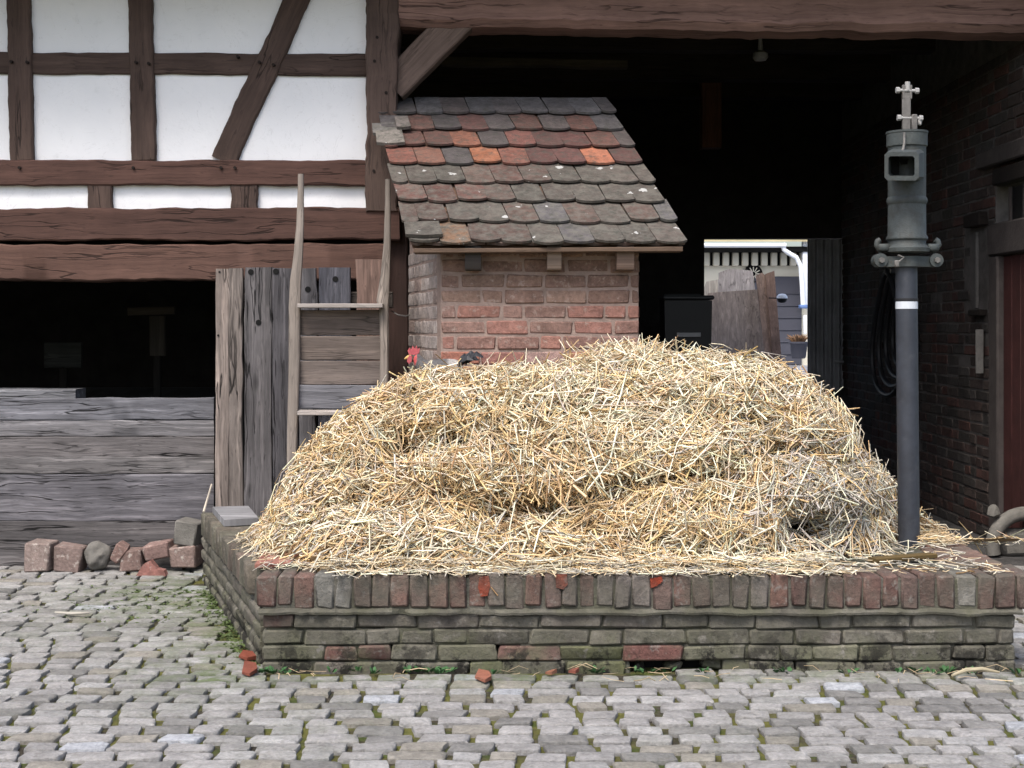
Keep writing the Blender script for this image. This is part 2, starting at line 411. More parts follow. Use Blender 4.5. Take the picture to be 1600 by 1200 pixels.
def moss_at(x, y):
    """where moss grows over the stones: the damp corner left of the platform, and beside the fence"""
    d = math.exp(-(((x + 1.55) / .55) ** 2 + ((y - 7.0) / .55) ** 2))
    d2 = math.exp(-(((x + 1.25) / .22) ** 2 + ((y - 6.2) / .8) ** 2)) * .8
    d3 = .30 * max(0, fbm(x * 1.3, y * 1.3, 4.4) + .25) * (1 if x < .5 else .5)
    d4 = .55 * math.exp(-((y - PF + .10) / .10) ** 2) if x > -1.2 else 0
    return min(1, d + d2 + d3 + d4)
cob = MB(); y = 1.2; row = 0
while y < 7.92:
    dy = random.uniform(.092, .112); x = -5.2 + random.random() * .1
    while x < 5.4:
        w = random.choice([random.uniform(.11, .14), random.uniform(.13, .165), random.uniform(.14, .20)])
        xc = x + w / 2; yc = y + dy / 2 + .045 * fbm(xc * .45, y * .3, 2.0) + .004 * fbm(xc * 2, row * 5.1)
        x += w
        if inside_platform(xc, yc, .03): continue
        sh = random.random(); base = (.258, .25, .242)
        if sh < .03: base = (.32, .33, .35)
        elif sh < .17: base = (.275, .27, .262)
        elif sh < .32: base = (.17, .165, .157)
        elif sh < .42: base = (.22, .205, .178)
        base = scl(base, random.uniform(.88, 1.12))
        hw, hd = w / 2 - random.uniform(.004, .016), dy / 2 - random.uniform(.0055, .0095)
        k = 22; sdv = random.random() * 99; tx, ty = random.uniform(-.035, .035), random.uniform(-.03, .03)
        hz = random.uniform(-.003, .003); sk = random.uniform(-.2, .2); vs = []; e = random.uniform(.15, .26); am = random.uniform(.03, .09)
        tp = random.uniform(-.12, .12)
        for (sc_, zz) in ((.98, -.03), (1.0, -.004), (.97, .001), (.76, .0025), (.36, .003)):
            for q in range(k):
                a = 2 * math.pi * q / k; ca, sa = math.cos(a), math.sin(a)
                px_ = math.copysign(abs(ca) ** e, ca) * hw * (1 + tp * sa); py_ = math.copysign(abs(sa) ** e, sa) * hd
                rr = 1 + am * fbm(ca * 2.6 + sdv, sa * 2.6, 0, 3)
                lx, ly = px_ * sc_ * rr + sk * py_, py_ * sc_ * rr
                zj = .0035 * fbm(lx * 26 + sdv, ly * 26, 1, 3) if zz > -.02 else 0
                vs.append((xc + lx, yc + ly, zz + hz + zj + (tx * lx + ty * ly if zz > -.02 else 0)))
        vs.append((xc, yc, .005 + hz)); fs = []
        for rr in range(4):
            for q in range(k): fs.append((rr * k + q, rr * k + (q + 1) % k, (rr + 1) * k + (q + 1) % k, (rr + 1) * k + q))
        for q in range(k): fs.append((4 * k + q, 4 * k + (q + 1) % k, 5 * k))
        cob.add(vs, fs, base, None, moss_at(xc, yc))
    y += dy; row += 1
struct(cob, 'cobblestone_paving', M['cobble'], ang=60)

# floor of the barn and the raised yard behind it
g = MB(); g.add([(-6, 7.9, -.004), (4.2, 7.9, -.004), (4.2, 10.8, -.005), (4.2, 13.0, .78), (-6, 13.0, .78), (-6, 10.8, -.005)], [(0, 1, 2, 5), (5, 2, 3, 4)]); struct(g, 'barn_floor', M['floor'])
g = MB(); g.add([(-12, 13.0, .78), (16, 13.0, .78), (16, 24, .80), (-12, 24, .80)], [(0, 1, 2, 3)]); struct(g, 'back_yard', M['yard'])

# ------------------------------------------------------------------ half-timbered barn
DW = 8.2
barn = thing('half_timbered_barn', 'half-timbered barn of dark brown beams and white plaster with open bay', 'barn', (0, DW, 0))
TB = lin(78, 64, 58); TBR = lin(84, 62, 55)
def beam_px(name, a, b, wpx, D=DW, depth=.16, col=TB, jit=.004, edge=.0055, n=70, w1=None, parent=barn, mat='timber', label=None):
    mb = MB(); p0, p1 = at(*a, D), at(*b, D); ax = (p1 - p0).normalized(); u = ax.cross(Y_)
    p0 += Y_ * depth / 2; p1 += Y_ * depth / 2
    plank(mb, p0, p1, u, wpx * D / F, depth, scl(col, random.uniform(.9, 1.1)), n, jit, .008, 2.2, None if w1 is None else w1 * D / F, None, edge)
    return part(mb, name, M[mat], parent, label=label)
DP = DW - .012
beam_px('post', (26, -75), (33, 250), 37, DP, .18)
beam_px('post', (217, -75), (224, 250), 38, DP, .18)
beam_px('post', (-190, -75), (-188, 250), 38, DP, .18)
beam_px('post', (-420, -75), (-420, 250), 38, DP, .18)
beam_px('corner_post', (597, -75), (597, 330), 50, DP - .05, .25, col=lin(82, 68, 62), jit=.009, edge=.012)
beam_px('lower_post', (620, 330), (622, 905), 34, DW + .03, .2, col=lin(56, 42, 38))
beam_px('rail', (-700, 94), (575, 101), 34, DW + .004, .14)
beam_px('brace', (474, -28), (349, 252), 39, DW - .006, .15, jit=.01)
beam_px('sill_beam', (-700, 269), (612, 270), 40, DW - .02, .2, col=TBR, n=110)
beam_px('stud', (156, 286), (156, 332), 38, DP, .16)
beam_px('stud', (382, 286), (382, 332), 41, DP, .16, edge=.012)
beam_px('stud', (593, 286), (593, 332), 28, DP, .16, col=lin(60, 46, 42))
beam_px('stud', (-90, 286), (-90, 332), 38, DP, .16)
beam_px('girder', (-700, 353), (624, 349), 51, DW - .045, .24, col=TBR, n=110, jit=.008, edge=.007)
beam_px('girder', (-700, 410), (600, 409), 55, DW - .05, .24, col=lin(88, 66, 58), n=110, jit=.008, edge=.007)
for px, py in ((405, 97), (427, 101), (371, 88), (17, 96), (42, 97), (212, 97), (232, 99), (590, 60), (604, 146), (586, 97), (208, 262), (30, 262), (345, 262), (367, 262), (585, 268)):
    mb = MB(); p = at(px, py, DP - .02); tube(mb, [p + Vector((0, .08, 0)), p + Vector((0, -.035 if px > 560 else -.004, 0))], .009, 8, lin(40, 33, 30)); part(mb, 'peg', M['timber'], barn)
def panel_px(x0, x1, y0, y1):
    mb = MB(); a, b = at(x0, y1, DW + .03), at(x1, y0, DW + .03); nx, nz = 14, 10; vs = []; fs = []
    for j in range(nz + 1):
        for i in range(nx + 1):
            x = a.x + (b.x - a.x) * i / nx; z = a.z + (b.z - a.z) * j / nz
            vs.append((x, DW + .026 + .008 * fbm(x * 2, z * 2, 5.5), z))
    for j in range(nz):
        for i in range(nx): k = j * (nx + 1) + i; fs.append((k, k + 1, k + nx + 2, k + nx + 1))
    n0 = len(vs); vs += [(a.x, DW + .12, a.z), (b.x, DW + .12, a.z), (b.x, DW + .12, b.z), (a.x, DW + .12, b.z)]
    tl = [0, nx, (nz + 1) * (nx + 1) - 1, nz * (nx + 1)]
    fs.append((n0 + 3, n0 + 2, n0 + 1, n0))
    fs.append(tuple([n0, n0 + 1] + [i for i in range(nx, -1, -1)])); fs.append(tuple([n0 + 2, n0 + 3] + [nz * (nx + 1) + i for i in range(nx + 1)]))
    mb.add(vs, fs, (.8, .8, .8)); part(mb, 'plaster_panel', M['plaster'], barn)
for (x0, x1) in ((-700, -420), (-420, -189), (-189, 30), (30, 221), (221, 411 - 0), (411, 597)):
    if x0 == 221: continue
    if x0 == 411: continue
    panel_px(x0, x1, -75, 97); panel_px(x0, x1, 97.5, 268)
panel_px(221, 597, -75, 98); panel_px(221, 597, 98.5, 268)
for (x0, x1) in ((-700, -90), (-90, 156), (156, 382), (382, 593)): panel_px(x0, x1, 270, 345)
# lintel over the open bay, knee brace
mb = MB(); zl = gz(50, DW); LW = .42
plank(mb, Vector((gx(622, DW), DW + .10, gz(41, DW) + LW / 2)), Vector((3.6, DW + .10, gz(55, DW) + LW / 2)), Z_, LW, .30, lin(134, 106, 97), 70, .014, .04, 1.6, None, None, .012)
part(mb, 'lintel_beam', M['timber'], barn)
mb = MB(); a = at(612, 138, DW + .06); b = at(728, 22, DW + .06); plank(mb, a, b, (b - a).cross(Y_), .185, .14, lin(108, 92, 84), 14, .006, .008, 2, None, None, .004)
part(mb, 'knee_brace', M['timber'], barn)
# eave, roof, ceiling, inner walls
mb = MB()
ez = 3.52
prism(mb, [(7.45, ez), (7.45, ez + .12), (11.0, 6.6), (11.2, 6.5), (8.5, ez + .9), (8.4, ez + .02)], Y_, Z_, X_, (-6.2, 0, 0), 9.9, lin(90, 50, 40)); part(mb, 'roof', M['terracotta'], barn)
mb = MB()
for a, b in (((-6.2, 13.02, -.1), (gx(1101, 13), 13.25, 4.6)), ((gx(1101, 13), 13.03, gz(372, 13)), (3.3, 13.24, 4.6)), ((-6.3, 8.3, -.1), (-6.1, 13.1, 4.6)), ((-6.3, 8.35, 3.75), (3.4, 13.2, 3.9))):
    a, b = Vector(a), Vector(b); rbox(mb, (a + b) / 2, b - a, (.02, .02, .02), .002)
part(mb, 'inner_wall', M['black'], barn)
mb = MB()
for i, yy in enumerate((9.1, 10.2, 11.4, 12.3)): plank(mb, (-6, yy, 3.45), (3.2, yy, 3.40), Z_, .2, .16, lin(46, 40, 34), 20, .01)
part(mb, 'ceiling_joist', M['dark_wood'], barn)
mb = MB(); plank(mb, at(1110, 40, 11.6), at(1111, 232, 11.6), X_, .16, .15, lin(84, 56, 42), 12, .006, .01); part(mb, 'hanging_post', M['dark_wood'], barn)
mb = MB(); plank(mb, at(690, 96, 10.5), at(980, 102, 10.5), Z_, .06, .1, lin(80, 72, 60), 12, .012, .006); part(mb, 'cross_rail', M['dark_wood'], barn)

# small ceiling lamp inside
mb = MB(); c = at(1188, 90, 10.0); lathe(mb, c, [(.012, .14), (.02, .05), (.052, .03), (.055, .0), (.04, -.02), (.008, -.026)], 20)
tube(mb, [c + Vector((0, 0, .10)), c + Vector((0, 0, .75))], .006, 6)
single(mb, 'ceiling_lamp', M['bolt'], 'small pale oval lamp hanging in the dark barn ceiling', 'lamp', c)

# ------------------------------------------------------------------ brick side wall of the open bay with its red door
wallr = thing('brick_side_wall', 'dark grimy brick wall along the right side of the open bay', 'wall', (3.0, 9, 0))
WX = 3.0; mb = MB(); mo = MB()
dsd, dnd = 8.86, 7.0                                  # door jamb far edge, and where the wall ends towards the yard
rbox(mo, (WX + .16, (dsd + 13.0) / 2, 1.9), (.29, 13.0 - dsd, 3.84), (.3, .3, .3), .004)
rbox(mo, (WX + .16, (dsd + 7.9) / 2, gz(352, 8.7) + .95), (.285, dsd - 7.9 - .01, 1.9 - .5), (.3, .3, .3), .004)
z = .0; r = 0
slit = (9.02, 9.24, gz(485, 9.1), gz(358, 9.1))
while z < 3.0:
    yv = (dsd if z < 2.3 else 7.9) + (.0 if r % 2 else -.12)
    while yv < 13.0:
        L = .245 if random.random() < .7 else .12
        y0, y1 = max(yv, (dsd if z < 2.3 else 7.9) + .004), min(yv + L, 13.0)
        if y1 - y0 > .05 and not (y1 > slit[0] and y0 < slit[1] and z + .06 > slit[2] and z < slit[3]) and random.random() > .012:
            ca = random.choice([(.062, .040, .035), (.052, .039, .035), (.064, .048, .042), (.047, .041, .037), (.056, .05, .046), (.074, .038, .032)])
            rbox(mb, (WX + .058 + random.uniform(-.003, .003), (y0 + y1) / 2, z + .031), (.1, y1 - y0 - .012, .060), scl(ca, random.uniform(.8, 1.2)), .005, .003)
        yv += L
    z += .072; r += 1
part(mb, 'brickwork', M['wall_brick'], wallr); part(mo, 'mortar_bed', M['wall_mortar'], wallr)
mb = MB(); zt = gz(398, 8.6)
rbox(mb, (WX + .10, dsd - .085, zt / 2), (.27, .165, zt - .004), (.2, .2, .2), .012, .004)
rbox(mb, (WX + .10, dsd - 1.15, zt / 2), (.27, .165, zt - .004), (.2, .2, .2), .012, .004)
part(mb, 'door_jamb', M['sandstone'], wallr)
mb = MB(); rbox(mb, (WX + .10, dsd - .62, zt + .10), (.28, 1.26, .2), (.2, .2, .2), .012, .004); part(mb, 'door_lintel', M['sandstone'], wallr)
mb = MB()
for i in range(6): rbox(mb, (WX + .022, dsd - .245 - i * .148, zt / 2 + .02), (.04, .145, zt - .05), (.12, .04, .035), .004)
part(mb, 'door', M['red_door'], wallr)
# narrow slot window with a wooden lintel and pale edge
mb = MB(); rbox(mb, (WX - .005, 9.15, gz(344, 9.15)), (.09, .30, .085), lin(34, 28, 25), .006, .003)
rbox(mb, (WX + .01, 9.13, gz(489, 9.13)), (.1, .22, .04), lin(30, 25, 22), .006, .003); part(mb, 'slot_lintel', M['dark_wood'], wallr)
mb = MB(); rbox(mb, (WX + .005, 9.19, (slit[2] + slit[3]) / 2), (.02, .024, slit[3] - slit[2] - .03), (.3, .3, .3), .003, .001); part(mb, 'slot_frame', M['rod'], wallr)
mb = MB(); rbox(mb, (WX + .12, 9.13, (slit[2] + slit[3]) / 2), (.02, .22, slit[3] - slit[2]), (.3, .3, .3), .003); part(mb, 'slot_opening', M['dark'], wallr)
# small window above the door with a timber over it
zw0, zw1 = gz(344, 8.5), gz(290, 8.5)
mb = MB(); rbox(mb, (WX - .003, 8.42, gz(272, 8.5)), (.09, .66, .1), lin(30, 25, 22), .008, .004); part(mb, 'window_lintel', M['dark_wood'], wallr)
wf = MB(); rbox(wf, (WX + .01, 8.57, (zw0 + zw1) / 2), (.03, .03, zw1 - zw0), (.3, .3, .3), .003); rbox(wf, (WX + .01, 8.33, (zw0 + zw1) / 2), (.03, .03, zw1 - zw0), (.3, .3, .3), .003)
w_ = part(wf, 'window', M['sandstone'], wallr); wp = MB(); rbox(wp, (WX + .012, 8.45, (zw0 + zw1) / 2), (.01, .2, zw1 - zw0 - .01), (.1, .1, .1), .001); part(wp, 'pane', M['bin'], w_)
mb = MB(); rbox(mb, (WX + .0, 8.5, gz(240, 8.6)), (.1, 1.1, .11), (.2, .2, .2), .01, .008); part(mb, 'stone_band', M['sandstone'], wallr)

# notched metal bracket on the wall
mb = MB(); yb = 9.07; zc = gz(549, yb)
poly = [(-.03, -.13), (.035, -.14), (.035, .14), (-.03, .14), (-.03, .075), (.006, .075), (.006, .062), (-.03, .062), (-.03, .0), (.004, .0), (.012, -.03), (.0, -.05), (-.03, -.05)]
prism(mb, [(-x, y) for x, y in poly], Y_, Z_, -X_, (WX - .006, yb, zc), .012); 
rbox(mb, (WX - .03, yb - .035, zc), (.05, .008, .28), (.4, .4, .4), .002)
single(mb, 'metal_bracket', M['rod'], 'pale notched metal bracket fixed to the dark brick wall', 'bracket', (WX, yb, zc))
# black hoses hung in loops
mb = MB()
for k in range(4):
    pts = []; yc = 10.7 + k * .07; bot = 1.02 - .07 * k; wd = .40 + .05 * k
    for i in range(41):
        a = 2 * math.pi * i / 40; f = .5 - .5 * math.cos(a)                 # 0 at the hook, 1 at the lowest point
        pts.append((WX - .05 - .025 * k, yc + wd * math.sin(a) * (.55 + .45 * f), 1.76 - (1.76 - bot) * f ** .8))
    tube(mb, pts, .020, 8, cap=False)
rbox(mb, (WX - .06, 10.75, 1.76), (.16, .05, .04), (.1, .1, .1), .005)
single(mb, 'hose_coil', M['hose'], 'black hose hanging in loops on the brick wall behind the pump pipe', 'hose', (WX, 10.7, .95))
# pale arched stone at the foot of the door
mb = MB(); c = at(1600, 872, 8.30); c.z = 0
tube(mb, [c + Vector((.19 * math.cos(a) * -1, -.02, .06 + .19 * math.sin(a))) for a in np.linspace(-.25, math.pi + .25, 22)], .042, 10)
rbox(mb, c + Vector((-.185, -.02, .26)), (.05, .06, .07), (.4, .4, .4), .015, .01)
rbox(mb, c + Vector((0, .03, .07)), (.28, .10, .16), (.4, .4, .4), .03, .012)
single(mb, 'guard_stone', M['pale_stone'], 'pale arched stone at the foot of the dark red door', 'stone', c)

# ------------------------------------------------------------------ things seen through and beside the back gateway
mb = MB(); D0 = 12.93; x0, x1 = gx(1262, D0), gx(1332, D0); n = 60; vs = []; zt, zb = gz(374, D0), .75
for i in range(n + 1):
    x = x0 + (x1 - x0) * i / n; yv = D0 + .022 * math.sin(i / n * 2 * math.pi * 5.5)
    vs += [(x, yv, zb), (x, yv, zt), (x, yv + .012, zb), (x, yv + .012, zt)]
fs = []
for i in range(n):
    a = i * 4; fs += [(a, a + 4, a + 5, a + 1), (a + 2, a + 3, a + 7, a + 6), (a + 1, a + 5, a + 7, a + 3), (a, a + 2, a + 6, a + 4)]
fs += [(0, 1, 3, 2), (n * 4, n * 4 + 2, n * 4 + 3, n * 4 + 1)]
mb.add(vs, fs)
rbox(mb, (x0 + (x1 - x0) * .78, D0 - .03, gz(565, D0)), ((x1 - x0) * .4, .02, .02), (.1, .1, .1), .003)
single(mb, 'corrugated_door', M['corrugated'], 'dark corrugated sheet door beside the bright gateway', 'door', ((x0 + x1) / 2, D0, zb), ang=70)

# bin
D0 = 11.5; x0, x1 = gx(1034, D0), gx(1108, D0); xm = (x0 + x1) / 2
binr = thing('rubbish_bin', 'black lidded bin with pale label standing in the dark bay', 'bin', (xm, D0, .25))
mb = MB(); a, b = .165, .19; z0, z1 = .25, gz(470, D0)
vs = [(xm - a, D0 - a, z0), (xm + a, D0 - a, z0), (xm + a, D0 + a, z0), (xm - a, D0 + a, z0), (xm - b, D0 - b, z1), (xm + b, D0 - b, z1), (xm + b, D0 + b, z1), (xm - b, D0 + b, z1)]
mb.add(vs, [(3, 2, 1, 0), (4, 5, 6, 7), (0, 1, 5, 4), (1, 2, 6, 5), (2, 3, 7, 6), (3, 0, 4, 7)]); part(mb, 'bin_body', M['bin'], binr)
mb = MB(); rbox(mb, (xm, D0 - .01, z1 + .022), (.41, .42, .035), (.1, .1, .1), .012); rbox(mb, (xm, D0 + .19, z1 + .045), (.3, .04, .03), (.1, .1, .1), .008); part(mb, 'lid', M['binlid'], binr)
mb = MB(); rbox(mb, (gx(1076, D0 - .19), D0 - .196, gz(523, D0 - .19)), (.19, .012, .035), (.3, .3, .3), .002); part(mb, 'label_plate', M['grey_label'], binr)

# leaning sheets and boards
def lean(name, poly_px, D0, D1, col, label, cat, mat='panel_wood', t=.02, group=None, zbase=.80, warp=.0):
    """outline in photo px; the sheet leans back from D0 at the base to D1 at the top"""
    ys = [p[1] for p in poly_px]; yb, yt = max(ys), min(ys); mb = MB(); A, B = [], []
    for px, py in poly_px:
        f = (yb - py) / (yb - yt); p = at(px, py, D0 + (D1 - D0) * f); A.append(p); B.append(p + Vector((0, t, 0)))
    n = len(A); off = random.random() * 50
    gr = [(p.z + off, p.x, p.y) for p in A + B]
    fs = [tuple(range(n)), tuple(range(2 * n - 1, n - 1, -1))] + [(i, i + n, (i + 1) % n + n, (i + 1) % n) for i in range(n)]
    mb.add(A + B, fs, col, gr); a = np.array(mb.v)
    return single(mb, name, M[mat], label, cat, (a[:, 0].mean(), a[:, 1].min(), a[:, 2].min()), group)
lean('leaning_sheet', [(1098, 455), (1104, 440), (1125, 436), (1128, 618), (1100, 622)], 14.9, 15.05, lin(185, 180, 174), 'pale narrow board at the left edge of the gateway', 'board')
lean('leaning_sheet', [(1123, 426), (1140, 420), (1176, 423), (1182, 470), (1190, 615), (1122, 615)], 14.75, 14.95, lin(168, 162, 162), 'grey upright sheet behind the wide brown panel, uneven top edge', 'board')
lean('leaning_sheet', [(1106, 458), (1130, 456), (1186, 452), (1204, 612), (1104, 612)], 14.4, 14.65, lin(158, 146, 140), 'wide grey-brown panel leaning in front in the gateway', 'board')
lean('leaning_board', [(1181, 431), (1190, 426), (1196, 430), (1214, 610), (1202, 612)], 14.2, 14.58, lin(152, 130, 118), 'brown plank leaning against the wide panel, nearer its middle', 'plank')
lean('leaning_board', [(1196, 428), (1210, 423), (1212, 450), (1225, 606), (1213, 610)], 14.15, 14.56, lin(136, 112, 100), 'dark brown plank with jagged top, at the right edge of the leaning boards', 'plank')
# lamp on a short arm
mb = MB(); c = at(1222, 466, 14.2)
lathe(mb, c, [(.012, .045), (.035, .04), (.052, .02), (.056, .0), (.05, -.004)], 20)
lm = thing('wall_lamp', 'small white domed lamp on a thin arm beside the brown plank', 'lamp', c)
part(mb, 'lamp_shade', M['white_metal'], lm)
mb = MB(); lathe(mb, c, [(.05, -.006), (.048, -.022), (.034, -.04), (.01, -.048)], 20); part(mb, 'lamp_base', M['bin'], lm)
mb = MB(); tube(mb, [c + Vector((-.03, 0, .0)), c + Vector((-.125, .05, .004))], .006, 6); part(mb, 'arm', M['bin'], lm)
# planter
D0 = 17.0; c = at(1248, 560, D0); pl = thing('planter', 'dark planter tub of dry plants by the grey garage door', 'planter', c)
mb = MB(); lathe(mb, c, [(.075, 0), (.085, .02), (.105, .17), (.115, .18), (.115, .2), (.095, .2), (.09, .17)], 20, sx=1); part(mb, 'pot', M['grey_door'], pl)
mb = MB()
for i in range(70):
    a = random.random() * 6.28; rr = random.random() * .13; b = c + Vector((rr * .6 * math.cos(a), rr * .6 * math.sin(a), .18)); t_ = c + Vector((rr * 1.3 * math.cos(a), rr * 1.3 * math.sin(a), .24 + random.random() * .05))
    tube(mb, [b, (b + t_) / 2 + Vector((0, 0, .02)), t_], [.004, .009, .002], 4, lin(128, 100, 76))
part(mb, 'dry_plant', M['terracotta'], pl)

# the house across the back yard
DH = 20.0; hs = thing('cream_house', 'cream house with white gutter and downpipe seen through the gateway', 'house', (4, DH, .8))
mb = MB(); rbox(mb, (3.2, DH + 1.6, (gz(385, DH) + .7) / 2), (9.6, 3.2, gz(385, DH) - .7 + .0), (.7, .7, .6), .01); part(mb, 'wall', M['cream'], hs)
mb = MB(); prism(mb, [(DH - .34, gz(383, DH) + .03), (DH - .34, gz(383, DH) + .06), (DH + 3.0, gz(383, DH) + 1.0), (DH + 3.0, gz(383, DH) + .95)], Y_, Z_, X_, (-1.7, 0, 0), 9.8, (.5, .45, .3)); part(mb, 'roof', M['far_roof'], hs)
mb = MB(); zg = gz(386, DH - .3)
tube(mb, [(-1.7, DH - .36, zg + .02), (gx(1228, DH - .36), DH - .36, zg + .02)], .032, 10); part(mb, 'gutter', M['white_metal'], hs)
mb = MB(); rbox(mb, (1.0, DH - .14, gz(391, DH)), (9.0, .26, .07), (.02, .02, .02), .005); part(mb, 'soffit', M['dark'], hs)
for px in range(1040, 1262, 15):
    mb = MB(); rbox(mb, (gx(px + 3, DH), DH - .05, gz(405, DH)), (.088, .09, .19), (.7, .7, .65), .012); part(mb, 'rafter_end', M['cream'], hs)
mb = MB(); rbox(mb, (gx(1170, DH), DH - .008, gz(404, DH)), (2.4, .014, .2), (.02, .02, .02), .002); part(mb, 'frieze', M['dark'], hs)
mb = MB(); rbox(mb, (gx(1215, DH), DH - .02, (gz(432, DH) + .8) / 2), (.66, .05, gz(432, DH) - .8), (.2, .2, .2), .006)
for k in range(6): rbox(mb, (gx(1215, DH), DH - .05, .95 + k * .17), (.66, .012, .012), (.2, .2, .2), .003)
part(mb, 'garage_door', M['grey_door'], hs)
mb = MB(); D2 = DH - .34
tube(mb, [at(1223, 380, D2), at(1225, 390, D2), at(1233, 396, D2), at(1244, 402, D2), at(1251, 416, D2), at(1253, 440, D2), at(1255, 480, D2)], .033, 12); part(mb, 'downpipe', M['white_metal'], hs)
mb = MB(); rbox(mb, (gx(1259, DH - .2), DH - .2, gz(430, DH)), (.10, .1, .95), (.8, .8, .8), .006); part(mb, 'white_post', M['white_metal'], hs)
mb = MB(); rbox(mb, at(1256, 479, D2), (.13, .12, .05), (.1, .2, .4), .01); part(mb, 'pipe_collar', M['blue_metal'], hs)
mb = MB(); rbox(mb, at(1258, 507, D2), (.045, .04, .26), (.8, .8, .8), .006); part(mb, 'lower_pipe', M['white_metal'], hs)
mb = MB(); c = at(1177, 428, DH - .03); tube(mb, [c + Vector((.115 * math.cos(a), 0, .115 * math.sin(a))) for a in np.linspace(0, 2 * math.pi, 25)], .018, 8, cap=False); rbox(mb, c + Vector((0, .02, 0)), (.2, .01, .2), (.02,) * 3, .002); fw = part(mb, 'fan_window', M['dark'], hs)
mb = MB()
for k in range(12):
    a = math.pi * k / 6; tube(mb, [c + Vector((.03 * math.cos(a), -.012, .03 * math.sin(a))), c + Vector((.1 * math.cos(a), -.012, .1 * math.sin(a)))], .007, 6)
part(mb, 'spoke', M['cream'], fw)

# ------------------------------------------------------------------ plank fence and what is in the dark stall behind it
DF = 7.95; mb = MB(); fx0, fx1 = -4.6, gx(334, DF)
rows = [(622, 656, lin(104, 104, 109)), (656.6, 681, lin(116, 114, 116)), (682.5, 713, lin(104, 100, 100)), (713.6, 739, lin(106, 103, 103)), (741, 813, lin(99, 97, 101)), (815, 892, lin(88, 85, 85))]
fence = thing('plank_fence', 'fence of four wide weathered grey planks laid horizontally', 'fence', (gx(100, DF), DF, 0))
for ya, yb, c in rows:
    z1, z0 = gz(ya, DF), gz(yb, DF) - .002
    plank(mb, (fx0, DF + .02, (z0 + z1) / 2), (fx1, DF + .02 + random.uniform(-.004, .004), (z0 + z1) / 2), Z_, z1 - z0, .036, c, 60, .005, .004, 1.5, None, None, .004)
part(mb, 'plank', M['grey_wood'], fence)
mb = MB(); plank(mb, (fx1 - .06, DF + .08, 0), (fx1 - .06, DF + .08, .93), X_, .08, .08, lin(80, 74, 70), 8, .003); part(mb, 'post', M['grey_wood'], fence)
mb = MB(); DB = 8.5
plank(mb, at(-330, 617, DB), at(126, 618, DB), Z_, .08, .2, lin(118, 118, 121), 16, .004, .006); 
single(mb, 'trough_board', M['grey_wood'], 'pale grey board lying just behind the fence top at far left', 'board')
mb = MB(); DT = 10.0
plank(mb, at(200, 487, DT), at(273, 485, DT), Z_, .055, .03, lin(70, 64, 58), 6, .002); plank(mb, at(246, 494, DT), at(247, 556, DT), X_, .11, .025, lin(58, 54, 50), 6, .002)
plank(mb, at(246, 555, DT + .03), (gx(246, DT + .03), DT + .03, 0), X_, .05, .04, lin(30, 28, 26), 6, .002)
single(mb, 'wooden_sign', M['panel_wood'], 'dim T-shaped wooden board standing in the dark stall', 'board')
mb = MB(); plank(mb, at(70, 555, 10.6), at(128, 555, 10.6), Z_, .19, .03, lin(46, 48, 47), 6, .002); plank(mb, at(100, 570, 10.64), (gx(100, 10.64), 10.64, 0), X_, .06, .04, lin(26, 24, 22), 6, .002)
single(mb, 'stall_board', M['panel_wood'], 'very dim greenish board at the back of the dark stall', 'board')

# vertical plank partition
DV = 7.78; part_ = thing('plank_partition', 'partition of upright weathered planks, grey and brown, some knotted', 'partition', (gx(400, DV), DV, 0))
for x0, x1, yt, c, lb in ((336, 357, 420, lin(120, 110, 104), 'pale brown plank'), (358, 379, 419, lin(112, 104, 99), None), (381, 424, 418, lin(90, 87, 88), 'dark grey cracked plank'), (426, 466, 419, lin(74, 72, 75), None), (467, 495, 419, lin(86, 84, 86), None), (498, 548, 418, lin(82, 82, 89), 'blue-grey plank with knot'), (557, 601, 405, lin(112, 92, 84), 'brown plank taller than the rest')):
    mb = MB(); w = (x1 - x0) * DV / F; xm = gx((x0 + x1) / 2, DV)
    plank(mb, (xm, DV + .02 + random.uniform(-.006, .006), 0), (xm + random.uniform(-.004, .004), DV + .02, gz(yt, DV)), X_, w, .03, c, 24, .004, .004, 2, None, None, .006)
    part(mb, 'plank', M['grey_wood'], part_, label=lb)
mb = MB(); plank(mb, (gx(336, DV), DV + .08, gz(470, DV)), (gx(612, DV), DV + .08, gz(468, DV)), Z_, .09, .07, lin(70, 64, 60), 10, .003)
plank(mb, (gx(336, DV), DV + .08, .3), (gx(612, DV), DV + .08, .3), Z_, .09, .07, lin(70, 64, 60), 10, .003); part(mb, 'cross_rail', M['grey_wood'], part_)
mb = MB()
for px, py in ((343, 425), (431, 424), (404, 504), (392, 425), (524, 436), (481, 452), (341, 524)): 
    p = at(px, py, DV + .003); lathe(mb, p, [(.001, 0)], 3) if False else tube(mb, [p + Vector((0, .02, 0)), p + Vector((0, -.002, 0))], .016 if px not in (343, 341) else .006, 10)
part(mb, 'knot', M['dark'], part_)
# pale stick and wire
mb = MB(); plank(mb, at(318, 800, 7.45), at(331, 757, 7.6), X_, .012, .012, lin(190, 180, 165), 6, .002, m=6); single(mb, 'stick', M['barrow_wood'], 'thin pale stick leaning against the upright planks', 'stick')

